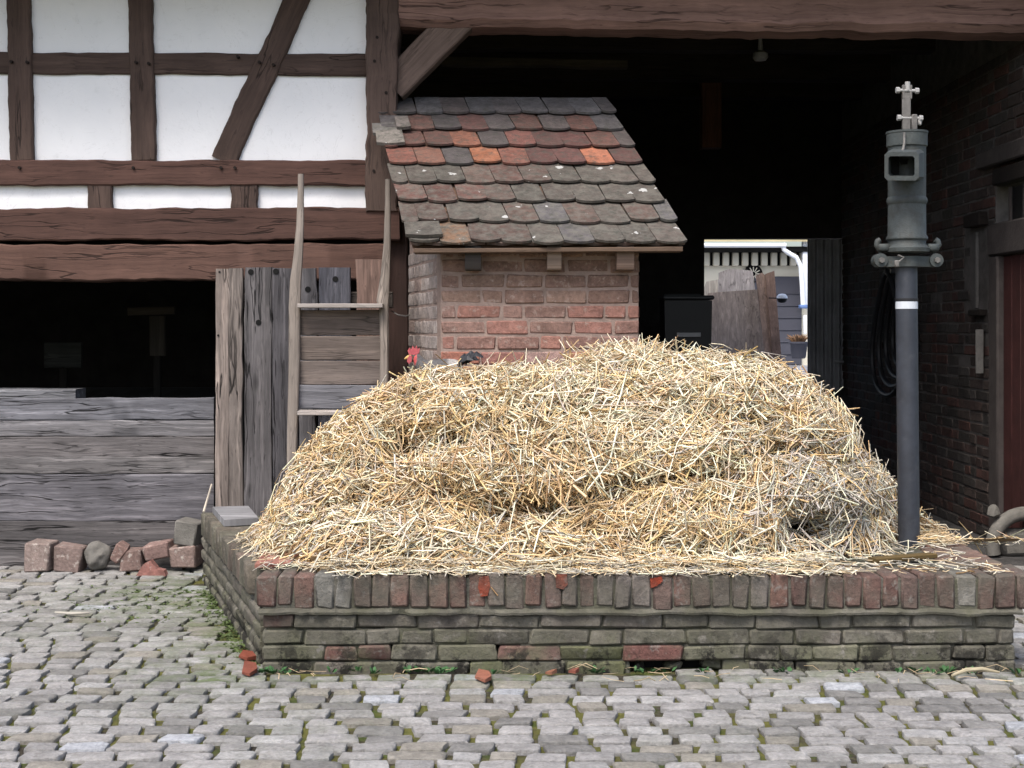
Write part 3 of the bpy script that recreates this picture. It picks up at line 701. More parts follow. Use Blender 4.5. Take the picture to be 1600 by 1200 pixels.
# hand barrow stood on end
bar = thing('hand_barrow', 'weathered wooden barrow stood on end, two long tapered shafts with boards between', 'barrow', at(530, 700, 7.3))
def bd(py): return 7.70 - (py - 270) / 440 * .32         # it leans back a little
def shaft(pts, lab=None):
    mb = MB(); vs, gr = [], []; m = 12
    P = []
    for px, py, w, t in pts: P.append((at(px, py, bd(py)), w * bd(py) / F / 2, t / 2))
    Q = []                                              # resample
    for i in range(len(P) - 1):
        for k in range(6): f = k / 6; Q.append((P[i][0].lerp(P[i + 1][0], f), P[i][1] + (P[i + 1][1] - P[i][1]) * f, P[i][2] + (P[i + 1][2] - P[i][2]) * f))
    Q.append(P[-1]); s = 0; off = random.random() * 40
    for i, (p, a, b) in enumerate(Q):
        if i: s += (p - Q[i - 1][0]).length
        for k in range(m):
            an = 2 * math.pi * k / m; c_, s_ = math.cos(an), math.sin(an); e = .7
            dx = math.copysign(abs(c_) ** e, c_) * a; dy = math.copysign(abs(s_) ** e, s_) * b
            vs.append(p + Vector((dx, dy, 0))); gr.append((s + off, dx, dy))
    n = len(Q); fs = [(i * m + k, i * m + (k + 1) % m, (i + 1) * m + (k + 1) % m, (i + 1) * m + k) for i in range(n - 1) for k in range(m)]
    fs += [tuple(range(m)), tuple((n - 1) * m + k for k in range(m - 1, -1, -1))]
    mb.add(vs, fs, lin(120, 112, 105), gr); part(mb, 'shaft', M['barrow_wood'], bar)
shaft([(470, 272, 9, .03), (470, 300, 10, .032), (469, 350, 12, .036), (466, 400, 15, .045), (462, 440, 18, .055), (460.5, 480, 19, .06), (460, 560, 18, .06), (458, 640, 17, .058), (456, 720, 16, .055), (455, 800, 15, .05)])
shaft([(606, 280, 8, .03), (606, 320, 9, .032), (605, 380, 11, .036), (602, 430, 15, .045), (598, 470, 20, .055), (600, 482, 15, .055), (601, 540, 14, .055), (600, 600, 14, .055), (598, 680, 14, .05), (597, 800, 14, .05)])
mb = MB()
for ya, yb, c in ((484, 524, lin(98, 88, 82)), (525.5, 563, lin(104, 94, 88)), (564.5, 601, lin(102, 93, 88)), (602.5, 639, lin(108, 108, 113))):
    Da = bd((ya + yb) / 2); z1, z0 = gz(ya, Da), gz(yb, Da)
    plank(mb, Vector((gx(463, Da), Da + .035, (z0 + z1) / 2)), Vector((gx(599, Da), Da + .035, (z0 + z1) / 2)), Z_, z1 - z0, .022, c, 14, .003, .003, 2, None, None, .002)
part(mb, 'tray_board', M['barrow_wood'], bar)
for yv, x1 in ((478, 600), (644, 600)):
    mb = MB(); Da = bd(yv); plank(mb, Vector((gx(469, Da), Da - .035, gz(yv, Da))), Vector((gx(x1, Da), Da - .035, gz(yv, Da))), Y_, .13, .022, lin(150, 143, 138), 10, .002, .003); part(mb, 'ledge', M['barrow_wood'], bar)

# ------------------------------------------------------------------ brick hut with tiled roof
hut = thing('brick_hut', 'small brick hut with a sloping roof of mottled old clay tiles', 'hut', (.15, 7.6, 0))
HD = 7.1; SK = -.225; hx0, hx1 = gx(688, HD), gx(1000, HD); BACK = 8.15
mb = MB(); mo = MB(); z = .0; r = 0
HCOL = [(.275, .135, .11), (.25, .125, .105), (.30, .165, .135), (.23, .14, .12), (.27, .18, .16), (.22, .15, .135), (.33, .145, .105), (.29, .225, .20)]
def hcol(z):  # upper courses browner and darker: eave shade put into the brick colour
    if z > 1.45: return scl(random.choice([(.215, .14, .11), (.195, .125, .10), (.225, .15, .118)]), random.uniform(.85, 1.1))
    if z > 1.18: return scl(random.choice([(.26, .135, .11), (.27, .14, .112), (.24, .15, .125), (.23, .135, .112)]), random.uniform(.85, 1.1))
    return scl(random.choice(HCOL), random.uniform(.85, 1.12))
while z < 1.72:
    x = hx0 - (0 if r % 2 else .125); first = True
    while x < hx1 - .01:
        L = random.choice([.205, .215, .20, .225, .19, .11])
        a, b = max(x, hx0), min(x + L, hx1)
        if b - a > .04: rbox(mb, ((a + b) / 2, HD + .05 + random.uniform(-.003, .003), z + .033), (b - a - .011, .1, .064), hcol(z), .006, .0035)
        x += L
    yv = HD + .104
    while yv < BACK:
        L = .12 if (r % 2) else .245
        b = min(yv + L, BACK)
        if b - yv > .03:
            ym = (yv + b) / 2; cc = scl(random.choice([(.34, .29, .265), (.31, .265, .245), (.28, .215, .19), (.37, .32, .295)]), random.uniform(.85, 1.1))
            rbox(mb, (hx0 + SK * (ym - HD) + .05, ym, z + .033), (.1, b - yv - .011, .066), cc, .004, .002, None, 0, SK)
        yv += L
    z += .0766; r += 1
def slab(mb, x0, x1, y0, y1, z0, z1):
    vs = [(x0 + SK * (y - HD), y, zz) if i == 0 else (x1 + SK * (y - HD), y, zz) for zz in (z0, z1) for y in (y0, y1) for i in (0, 1)]
    mb.add(vs, [(0, 1, 3, 2), (4, 6, 7, 5), (0, 4, 5, 1), (1, 5, 7, 3), (3, 7, 6, 2), (2, 6, 4, 0)])
slab(mo, hx0 + .003, hx1 - .006, HD + .0055, BACK, 0, 1.715)
# gable triangle on the sides under the roof
mo.add([(hx0 + .008 + SK * (y - HD), y, zz) for y, zz in ((HD + .01, 1.7), (BACK, 1.7), (BACK, 2.5), (HD + .01, 1.80))] + [(hx1 - .006 + SK * (y - HD), y, zz) for y, zz in ((HD + .01, 1.7), (BACK, 1.7), (BACK, 2.5), (HD + .01, 1.80))],
       [(0, 1, 2, 3), (7, 6, 5, 4), (3, 2, 6, 7), (1, 5, 6, 2), (0, 3, 7, 4)])
part(mb, 'wall', M['hut_brick'], hut); part(mo, 'mortar_bed', M['hut_mortar'], hut)
# roof plane
DE, DTp = 6.95, 8.32; ze, zt = gz(388, DE), gz(160, DTp)
ex0, ex1 = gx(640, DE), gx(1076, DE)
S = Vector((SK * (DTp - DE), DTp - DE, zt - ze)); SL = S.length; sv = S / SL; nrm = X_.cross(S).normalized()
if nrm.z < 0: nrm = -nrm
NR = 8; exp_ = SL / NR; NTL = 9; tw = (ex1 - ex0) / NTL
G0, G1, RB, RD, OR, MG, BR, TAN = lin(112, 110, 112), lin(98, 92, 92), lin(122, 88, 80), lin(108, 74, 70), lin(172, 112, 84), lin(106, 99, 92), lin(112, 92, 84), lin(158, 124, 98)
RC = [[MG, TAN, BR, BR, MG, G0, MG, MG, MG, G0], [BR, BR, MG, MG, BR, G0, BR, MG, BR, G0], [RB, RB, RB, BR, MG, MG, MG, MG, MG, MG], [MG, MG, MG, BR, RB, BR, MG, MG, MG, MG],
      [lin(140, 92, 80), lin(142, 96, 80), G1, OR, lin(132, 86, 74), RD, RD, lin(190, 120, 92), RD, G1], [RB, RB, RB, lin(142, 95, 78), G1, lin(134, 86, 78), RD, RD, RB, G1], [G0, RB, G1, RD, G1, RB, G1, RB, G0, G0], [G1, G0, G0, G1, G0, G0, G0, G0, G0, G0]]
mb = MB()
for rr in range(NR):
    off = (.5 if rr % 2 else 0.0) * tw; nn_ = NTL + (1 if rr % 2 else 0)
    wear = [.95, .9, .85, .8, .2, .12, .12, .1][rr]
    for k in range(nn_):
        xa = ex0 + k * tw - off; xb = xa + tw
        xa2, xb2 = max(xa, ex0 - .012), min(xb, ex1 + .012)
        if xb2 - xa2 < .05: continue
        c = RC[rr][min(k, len(RC[rr]) - 1)]; c = scl(mixc(c, lin(112, 96, 90), random.uniform(0, .3)), random.uniform(.78, 1.15) * (.62 if rr > 3 else .54))
        w = xb2 - xa2 - .004; xm = (xa2 + xb2) / 2
        yj = random.gauss(0, .007); lift = random.uniform(.0, .010); rz_ = random.gauss(0, .022)
        th = random.uniform(.011, .014); L = exp_ + .05; arc = .020 + random.uniform(-.003, .004); poly = []
        for q in range(9):
            f = -1 + 2 * q / 8; poly.append((f * w / 2, arc * f * f * (1 if abs(f) < 1 else 1.15)))
        poly += [(w / 2, L), (-w / 2, L)]
        # tilted so that its foot lies on the course below
        o = Vector((xm, DE, ze)) + S * (rr / NR) + sv * yj + nrm * (.020 + lift)
        tdir = (sv * L - nrm * (.022 + lift)).normalized(); tdir = (tdir + X_ * rz_).normalized()
        tn = X_.cross(tdir).normalized()
        prism(mb, poly, X_, tdir, tn, o, -th if False else th, c, wear)
# second layer peeking at the eave
for k in range(NTL + 1):
    xa = max(ex0 + (k - .5) * tw, ex0 + .005); xb = min(ex0 + (k + .5) * tw, ex1 - .005)
    if xb - xa > .03: prism(mb, [(-(xb - xa) / 2 + .003, .012), (0, .0), ((xb - xa) / 2 - .003, .012), ((xb - xa) / 2 - .003, .16), (-(xb - xa) / 2 + .003, .16)], X_, sv, nrm, Vector(((xa + xb) / 2, DE, ze)) + sv * .022 + nrm * .001, .016, scl(BR, .7), .6)
# odd verge tiles at the upper left, mortared
for (px, py, wpx, hpx, D, c) in ((607, 215, 46, 26, 7.93, lin(150, 146, 142)), (612, 232, 44, 22, 7.82, lin(160, 152, 145)), (632, 205, 22, 26, 7.95, lin(150, 140, 135)), (664, 372, 58, 34, 6.98, MG)):
    o = at(px, py + hpx * .4, D) + nrm * .05; prism(mb, [(-wpx * D / F / 2, .01), (0, 0), (wpx * D / F / 2, .012), (wpx * D / F / 2, .16), (-wpx * D / F / 2 * .9, .15)], X_, (sv + nrm * random.uniform(-.1, .05)).normalized(), nrm, o, .018, scl(c, .5), .8)
roof = part(mb, 'roof', M['tile'], hut, ang=30)
mb = MB(); b0 = Vector((ex0 + .02, DE + .06, ze - .012)); b1 = Vector((ex1 - .03, DE + .06, ze - .004)); plank(mb, b0, b1, Y_, .14, .022, lin(92, 76, 64), 20, .003, .003); 
vs = [Vector((xx, DE, ze)) + S * f + nrm * dn for f in (.03, .98) for dn in (-.03, .002) for xx in (ex0 + .02, ex1 - .02)]
mb.add(vs, [(0, 1, 3, 2), (4, 6, 7, 5), (0, 4, 5, 1), (2, 3, 7, 6), (0, 2, 6, 4), (1, 5, 7, 3)], lin(90, 70, 58)); part(mb, 'eave_board', M['timber'], hut)
for px, c, ww in ((739, lin(60, 56, 54), 25), (866, lin(118, 104, 94), 22), (977, lin(120, 102, 92), 27)):
    mb = MB(); D = 7.0; xm = gx(px, D); w = ww * D / F
    zt_ = ze + .01; poly = [(D - .02, zt_), (D - .02, gz(412, D)), (D - .0, gz(421, D)), (D + .16, gz(423, D)), (D + .2, zt_ + .12), (D + .1, zt_ + .05)]
    prism(mb, poly, Y_, Z_, X_, (xm - w / 2, 0, 0), w, c); part(mb, 'rafter_foot', M['barrow_wood'], hut)
# wire by the hut
mb = MB(); tube(mb, [at(612, 486, 7.9), at(622, 492, 7.8), at(634, 494, 7.7), at(640, 492, 7.65)], .004, 6); single(mb, 'wire', M['rod'], 'short grey wire between the barn post and the hut', 'wire')

# ------------------------------------------------------------------ brick platform
plat = thing('brick_platform', 'low brick platform with upright coping bricks and mossy lower courses', 'platform', (.5, 6.4, 0))
fx = lambda y: -0.975 - .335 * (y - PF)
mb = MB(); mo = MB(); cp = MB()
CC = [(.145, .085, .068), (.128, .078, .064), (.155, .10, .08), (.118, .082, .07), (.135, .11, .094), (.155, .135, .12), (.13, .09, .074), (.16, .085, .066)]
x = -0.995; k = 0; ledge = .227
SPEC = {1500: (.24, .23, .21), 545: (.16, .155, .14), 510: (.15, .145, .13), 425: (.12, .062, .053)}
while x < 1.97:
    w = random.uniform(.066, .082); xm = x + w / 2; px = CX + xm * F / PF
    c = scl(random.choice(CC), random.uniform(.85, 1.15)); hh = .128 + random.uniform(-.006, .004)
    red = None
    for sx, sc_ in SPEC.items():
        if abs(px - sx) < 15: red = sc_
    if red: c = red
    if px > 1220 and not red: c = scl(random.choice([(.125, .075, .063), (.115, .07, .06), (.12, .082, .07)]), random.uniform(.9, 1.1))
    rbox(cp, (xm, PF - .015 + .118 + random.uniform(-.006, .006), ZT - hh / 2 + random.uniform(-.004, .003)), (w - random.uniform(.003, .009), .24, hh), c, .008, .005)
    x += w; k += 1
yv = PF + .25
while yv < 7.38:                                           # left coping
    w = random.uniform(.10, .13); ym = yv + w / 2
    rbox(cp, (fx(ym) + .10, ym, ZT - .062), (.235, w - .012, .124), scl(random.choice([(.14, .12, .095), (.125, .11, .088), (.15, .11, .09), (.12, .112, .085)]), random.uniform(.85, 1.1)), .009, .005, None, 0, -.335); yv += w
yv = PF + .25
while yv < 7.3:                                            # right coping
    w = random.uniform(.10, .13); ym = yv + w / 2
    rbox(cp, (1.985 - .105 + .03 * (ym - PF), ym, ZT - .062), (.23, w - .012, .124), scl(random.choice(CC), 1.1), .009, .005); yv += w
for pts in (((749, 903), (764, 900), (766, 916), (762, 931), (751, 932), (747, 918)), ((868, 899), (886, 898), (887, 914), (880, 921), (869, 918)), ((1016, 905), (1034, 901), (1036, 908), (1026, 916), (1017, 919))):
    q = [at(a, b, PF - .024) for a, b in pts]; n = len(q); cp.add(q + [p + Y_ * .02 for p in q], [tuple(range(n - 1, -1, -1))] + [(i, (i + 1) % n, (i + 1) % n + n, i + n) for i in range(n)], (.22, .04, .02))
part(cp, 'coping', M['platform_brick'], plat)
GC = [(0.1274, 0.1180, 0.0968), (0.1156, 0.1086, 0.0873), (0.1392, 0.1298, 0.1086), (0.1062, 0.1003, 0.0802), (0.1274, 0.1227, 0.0897), (0.1204, 0.1062, 0.0920)]
for r in range(4):
    z1 = ledge - .006 - r * .0625; x = -.975 - random.random() * .1
    while x < 1.965:
        L = random.choice([.245, .245, .235, .13, .18]); a, b = max(x, -.975), min(x + L, 1.965)
        px = CX + (a + b) / 2 * F / PF; x += L
        if b - a < .04: continue
        c = scl(random.choice(GC), random.uniform(.85, 1.15))
        if r == 0 and px < 500: c = (.10, .052, .045)
        if r == 2 and 480 < px < 590: c = (.125, .062, .054)
        if r == 2 and 1000 < px < 1080: c = (.145, .07, .06)
        if r == 2 and 810 < px < 870: c = (.13, .075, .064)
        if r >= 2 and 870 < px < 990: c = (.115, .118, .062)
        if r == 3 and 700 < px < 760: c = (.11, .118, .06)
        if r == 2 and (768 < px < 812 or 985 < px < 1003): continue        # bricks fallen out
        if r == 3 and (760 < px < 830 or 985 < px < 1130 or 1240 < px < 1262): continue
        rbox(mb, ((a + b) / 2, PF + .05 + random.uniform(-.007, .004), z1 - .029), (b - a - random.uniform(.003, .008), .11, .058 + random.uniform(-.003, .002)), c, .007, .005)
    yv = PF + .105
    while yv < 7.38:
        L = random.choice([.245, .235, .13]); ym = yv + L / 2
        if random.random() > .07: rbox(mb, (fx(ym) + .05, ym, z1 - .0275), (.10, L - .012, .053), scl(random.choice(GC), random.uniform(.85, 1.1)), .009, .005, None, 0, -.335)
        rbox(mb, (1.915, ym, z1 - .0275), (.10, L - .012, .053), scl(random.choice(GC), random.uniform(.85, 1.1)), .009, .005)
        yv += L
part(mb, 'wall', M['platform_brick'], plat)
def pslab(mb, ins, y0, y1, z0, z1, x1):
    vs = [((fx(y) + ins) if i == 0 else x1, y, zz) for zz in (z0, z1) for y in (y0, y1) for i in (0, 1)]
    mb.add(vs, [(0, 1, 3, 2), (4, 6, 7, 5), (0, 4, 5, 1), (1, 5, 7, 3), (3, 7, 6, 2), (2, 6, 4, 0)])
dk = MB(); pslab(dk, .03, PF + .10, 7.36, -.03, ZT - .05, 1.94); part(dk, 'core', M['dark'], plat)  # black slab whose colour stands in for shade inside the brick holes
for r in range(4):                                          # mortar between the bricks, absent where bricks have fallen out
    z1 = ledge - r * .0625; holes = [(768, 812), (985, 1003)] if r == 2 else ([(760, 830), (985, 1130), (1240, 1262)] if r == 3 else [(585, 600)] if r == 1 else [])
    x = -.955
    extra = [(xx, xx + random.uniform(.02, .09)) for xx in (random.uniform(-.9, 1.9) for _ in range((1, 2, 6, 5)[r]))]
    for a, b in sorted([(gx(a, PF), gx(b, PF)) for a, b in holes] + extra) + [(1.95, 1.95)]:
        if a > x: rbox(mo, ((x + a) / 2, PF + .058, z1 - .033), (a - x, .10, .0645), (.2, .2, .2), .006, .005)
        x = max(x, b)
pslab(mo, .012, PF + .112, 7.35, -.03, ZT - .06, -.6)
rbox(mo, (.50, PF + .112, (ledge + ZT) / 2 - .008), (2.95, .236, ZT - ledge - .012), (.2, .2, .2), .004)
pslab(mo, .02, PF + .24, 7.36, ZT - .13, ZT - .012, 1.96)
# sloping mortar ledge under the coping
nseg = 120; vs = []
for i in range(nseg + 1):
    xx = -.985 + (1.985 + .985) * i / nseg; j = .005 * fbm(xx * 7, 1.2, 3); k_ = .018 * fbm(xx * 11, 4.2, 1) + (.018 if fbm(xx * 4.3, 9.1, 2) > .22 else 0)
    for (yy, zz) in ((PF + .03, ledge + .017 + j), (PF - .012, ledge + .014 + j), (PF - .030 + k_, ledge + .002 + j), (PF - .028 + k_, ledge - .007 + j), (PF + .03, ledge - .003)): vs.append((xx, yy, zz))
fs = [(i * 5 + q, i * 5 + (q + 1) % 5, (i + 1) * 5 + (q + 1) % 5, (i + 1) * 5 + q) for i in range(nseg) for q in range(5)] + [(0, 1, 2, 3, 4), tuple(nseg * 5 + q for q in (4, 3, 2, 1, 0))]
mo.add(vs, fs)
mo.c = [(.13, .122, .105, 1.0)] * len(mo.v)
part(mo, 'mortar_bed', M['mortar'], plat)
for a, b, zc in ((768, 790, .07), (790, 812, .066), (760, 795, .012), (795, 830, .010), (985, 1040, .012), (1040, 1085, .01), (1085, 1130, .012), (1240, 1262, .012)):
    rb = MB(); px = random.uniform(a, b); rbox(rb, (gx(px, PF), PF + .055 + random.random() * .02, zc + random.uniform(-.012, .012)), (random.uniform(.04, .08), .07, random.uniform(.03, .05)), (.035, .032, .028), .008, .01)
    part(rb, 'broken_brick', M['platform_brick'], plat)                  # broken brick showing in the holes

# things lying on the platform
mb = MB(); c = at(365, 806, 7.13)
A = [at(332, 796, 7.36), at(388, 792, 7.40), at(404, 812, 6.93), at(350, 817, 6.86)]
for p in A: p.z = ZT + .003
mb.add([*A, *[p + Z_ * .032 for p in A]], [(3, 2, 1, 0), (4, 5, 6, 7), (0, 1, 5, 4), (1, 2, 6, 5), (2, 3, 7, 6), (3, 0, 4, 7)], lin(120, 120, 122), [(p.x, p.y * .4, 0) for p in A] * 2)
single(mb, 'grey_slab', M['panel_wood'], 'short grey board lying on the back left corner of the platform', 'board')
def plate(name, pts, z, t, col, label, group=None, mat='terracotta', cat='shard', curl=0.0):
    mb = MB(); a = [Vector((p[0], p[1], z + random.uniform(-.002, .002))) for p in pts]; b = [p + Z_ * t + Z_ * curl * ((i % 3) - 1) for i, p in enumerate(a)]; n = len(a)
    mb.add(a + b, [tuple(range(n - 1, -1, -1)), tuple(range(n, 2 * n))] + [(i, (i + 1) % n, (i + 1) % n + n, i + n) for i in range(n)], col)
    return single(mb, name, M[mat], label, cat, None, group)
def gp(px, py, z):
    D = (H - z) * F / (py - YH); return (gx(px, D), D)
plate('roof_tile', [gp(398, 888, ZT), gp(452, 886, ZT), gp(470, 872, ZT), gp(412, 868, ZT)], ZT + .002, .016, lin(138, 96, 84), 'flat pinkish clay tile lying on the platform corner', cat='tile')
mb = MB(); a, b = Vector((*gp(446, 876, ZT), ZT + .02)), Vector((*gp(500, 882, ZT), ZT + .022)); n = 10; vs = []
for p in (a, a.lerp(b, .5) + Vector((0, .012, 0)), b):
    for q in range(n + 1):
        an = math.pi * q / n; vs.append(p + Vector((.004 * math.sin(an * 3), -.036 * math.cos(an), .03 * math.sin(an) - .016)))
    for q in range(n, -1, -1):
        an = math.pi * q / n; vs.append(p + Vector((.004 * math.sin(an * 3), -.024 * math.cos(an), .018 * math.sin(an) - .016)))
K = 2 * (n + 1); fs = [(i * K + q, i * K + (q + 1) % K, (i + 1) * K + (q + 1) % K, (i + 1) * K + q) for i in range(2) for q in range(K)] + [tuple(range(K)), tuple(2 * K + q for q in range(K - 1, -1, -1))]
mb.add(vs, fs, lin(96, 58, 46)); single(mb, 'tile_fragment', M['terracotta'], 'curved rusty brown tile fragment on the platform corner', 'shard')
plate('tile_fragment', [gp(478, 880, ZT), gp(500, 882, ZT), gp(528, 876, ZT), gp(520, 870, ZT), gp(492, 869, ZT)], ZT + .022, .014, lin(166, 104, 66), 'small orange tile piece half under straw on the platform', curl=.006)

mb = MB(); pa, pb_ = gp(1362, 880, ZT), gp(1458, 872, ZT)
plank(mb, (*pa, ZT + .012), (*pb_, ZT + .012), Y_, .05, .02, lin(92, 76, 46), 8, .004, .003); single(mb, 'wet_board', M['panel_wood'], 'narrow wet olive-brown board lying on the platform at the pump foot', 'board')
# ------------------------------------------------------------------ loose bricks along the fence foot
LB = [((42, 848, 85, 893), lin(186, 158, 148), 'square pale pink brick end, leftmost against the fence', 0), ((87, 853, 130, 892), lin(170, 134, 124), 'reddish brick end, second from the left along the fence foot', .1),
      ((131, 846, 175, 889), None, 'round grey and white stone among the bricks at the fence foot', 0), ((177, 853, 196, 880), lin(176, 120, 106), 'thin red brick chip leaning at an angle beside the round stone', .55),
      ((192, 858, 228, 890), lin(160, 112, 100), 'dark red brick piece between the thin chip and the pointed shard', -.08), ((226, 847, 270, 872), lin(182, 128, 118), 'pink-red brick piece resting on the pointed shard', -.2),
      ((213, 872, 262, 896), lin(184, 132, 122), 'low pointed red shard in front of the brick row', .0), ((269, 852, 311, 886), lin(180, 142, 130), 'red brick under the pale stone by the platform', -.04), ((276, 813, 313, 851), lin(176, 168, 150), 'pale beige block on top of a red brick by the platform', .12)]
for (x0, y0, x1, y1), c, lab, rot in LB:
    D = 7.80 if 'pointed red' not in lab else 7.66
    s = D / F; w, h = (x1 - x0) * s * .97, (y1 - y0) * s; z0 = max(0.0, gz(y1, D)) if 'resting' not in lab and 'on top' not in lab else gz(y1, D)
    xm = gx((x0 + x1) / 2, D); mb = MB(); ro = Matrix.Rotation(rot, 3, 'Y') @ Matrix.Rotation(random.uniform(-.15, .15), 3, 'Z')
    if c is None:
        bm = bmesh.new(); bmesh.ops.create_icosphere(bm, subdivisions=4, radius=.5)
        for v in bm.verts:
            p = v.co.copy(); k = 1 + .22 * fbm(p.x * 2.5, p.y * 2.5, p.z * 2.5 + 7); v.co = Vector((p.x * w * k, p.y * .14 * k, p.z * h * k))
        vs = [Vector((xm, D, z0 + h / 2)) + v.co for v in bm.verts]; fs = [tuple(v.index for v in f.verts) for f in bm.faces]; bm.free()
        mb.add(vs, fs, (.3, .28, .27)); single(mb, 'stone', M['pale_stone'], lab, 'stone', None, 'rubble at the fence foot'); continue
    if 'pointed red' in lab:
        prism(mb, [(-w / 2, 0), (w / 2, 0), (w * .42, h * .35), (w * .2, h * .45), (-w * .02, h), (-w * .25, h * .75), (-w * .42, h * .2)], X_, Z_, Y_, (xm, D - .03, 0), .06, scl(c, .55))
    else: rbox(mb, (xm, D + .02, z0 + h / 2 + (.012 if abs(rot) > .3 else 0)), (w, .14, h), scl(mixc(c, (.38, .33, .30), .55), .5), .008, .007, ro)
    o = single(mb, 'loose_brick' if 'block' not in lab else 'loose_block', M['loose_brick'] if 'block' not in lab else M['pale_stone'], lab, 'brick' if 'block' not in lab else 'stone', None, 'rubble at the fence foot')
# small crumbs below them
# ------------------------------------------------------------------ shards and twig on the cobbles
for pts, c, lab in (([(373, 1027), (386, 1032), (402, 1029), (398, 1020), (380, 1019)], lin(186, 88, 60), 'dark orange tile shard at the platform foot, the farther of two'),
                    ([(378, 1052), (390, 1056), (402, 1050), (400, 1037), (382, 1036)], lin(190, 100, 76), 'reddish tile shard at the platform corner, the nearer of two'),
                    ([(742, 1060), (758, 1066), (768, 1062), (764, 1050), (748, 1049)], lin(222, 140, 112), 'salmon tile shard on the cobbles before the platform'),
                    ([(852, 1052), (862, 1054), (870, 1051), (862, 1048)], lin(210, 140, 108), 'tiny orange chip on the cobbles, in front of the mossy bricks'),
                    ([(888, 1050), (899, 1052), (905, 1049), (895, 1046)], lin(196, 110, 90), 'tiny reddish chip on the cobbles, right beside the orange chip')):
    plate('tile_shard', [gp(*p, .012) for p in pts], .010, .012, scl(mixc(c, (.3, .25, .2), .2), .36), lab, 'tile shards on the cobbles', curl=.004)
mb = MB(); tube(mb, [Vector((*gp(px, py, .02), .022 + dz)) for px, py, dz in ((1488, 1056, 0), (1510, 1051, .008), (1535, 1050, .01), (1562, 1053, .004))], [.005, .009, .008, .004], 8, lin(160, 150, 125)); single(mb, 'stick', M['barrow_wood'], 'pale bent stick on the cobbles at the right', 'stick')
mb = MB(); tube(mb, [Vector((*gp(px, py, .02), .018)) for px, py in ((86, 956), (110, 958), (140, 957))], [.004, .008, .005], 8, lin(165, 160, 150)); single(mb, 'stick', M['barrow_wood'], 'short white stick on the cobbles near the fence', 'stick')

# weeds along the foot of the platform, moss in the damp corner
def leafclump(mb, x, y, z, n, r, h):
    for i in range(n):
        a = random.random() * 6.283; rr = r * random.random() ** .6; b = Vector((x + rr * .5 * math.cos(a), y + rr * .4 * math.sin(a), z))
        t_ = b + Vector((rr * math.cos(a), rr * .7 * math.sin(a), h * random.uniform(.3, 1))); sd_ = Vector((-math.sin(a), math.cos(a), .25)) * random.uniform(.005, .012); m_ = b.lerp(t_, .55) + Z_ * h * .15
        k = random.uniform(.6, 1.3); mb.add([b, m_ + sd_, t_, m_ - sd_], [(0, 1, 2, 3)], (.05 * k, .16 * k, .04 * k))
mb = MB()
for px, n in ((412, 14), (432, 30), (452, 10), (560, 12), (585, 16), (640, 10), (655, 16), (672, 22), (688, 30), (700, 12), (1005, 8), (1020, 10), (1098, 14), (1215, 10), (1225, 12), (1320, 8), (1430, 22), (1450, 14), (1472, 18), (1510, 10), (930, 16), (990, 8), (520, 8), (1400, 8), (1040, 10), (770, 8), (1585, 14)):
    leafclump(mb, gx(px, PF), PF - random.uniform(.02, .07), .0, max(3, n * 2 // 3), .035, .026)
struct(mb, 'weeds', M['green'], 'stuff', 'low green weeds growing along the foot of the brick platform')['category'] = 'weeds'
mb = MB(); leafclump(mb, *gp(1240, 893, ZT), ZT, 10, .03, .03); single(mb, 'weed', M['green'], 'small green weed on the coping near the pump', 'plant')
mb = MB()
for i in range(900):
    x, y = random.gauss(-1.62, .33), random.gauss(6.98, .30)
    if inside_platform(x, y, .01) or y > 7.9: continue
    leafclump(mb, x, y, -.004, 3, .012, .008)
for i in range(260):
    y = random.uniform(5.6, 7.2); x = fx(y) - abs(random.gauss(0, .05)); leafclump(mb, x, y, -.004, 3, .014, .014)
struct(mb, 'moss', M['moss'], 'stuff', 'green moss between the cobbles in the damp corner by the platform')['category'] = 'moss'

# ------------------------------------------------------------------ liquid-manure pump
DPU = 6.33; px0 = 1417; pb = Vector((gx(1419, DPU), DPU, ZT)); pump = thing('hand_pump', 'old grey iron hand pump on a tall slim pipe standing in the straw', 'pump', pb)
s = DPU / F; ztop = gz(416, DPU)
mb = MB(); plank(mb, Vector((gx(1420.5, DPU), DPU, .30)), Vector((gx(1416, DPU), DPU, ztop)), X_, 33.5 * s, 33.5 * s, (.1, .1, .1), 30, .0, m=28); part(mb, 'pipe', M['pipe'], pump, ang=60)
mb = MB(); bx = gx(1417, DPU)
zz = lambda py: gz(py, DPU) - ztop
prof = [(.078, zz(396)), (.098, zz(394)), (.100, zz(388)), (.088, zz(384)), (.084, zz(381)), (.084, zz(377)), (.092, zz(374)), (.092, zz(371)), (.0845, zz(367)), (.0835, zz(320)), (.088, zz(318)), (.090, zz(314)), (.088, zz(310)), (.0835, zz(308)), (.0835, zz(232)), (.0835, zz(231)), (.090, zz(229)), (.0905, zz(210)), (.093, zz(209)), (.093, zz(206)), (.083, zz(206)), (.082, zz(230)), (.02, zz(232))]
lathe(mb, (bx, DPU, ztop), [(r * .985, z) for r, z in prof], 40); part(mb, 'barrel', M['iron'], pump, ang=35)
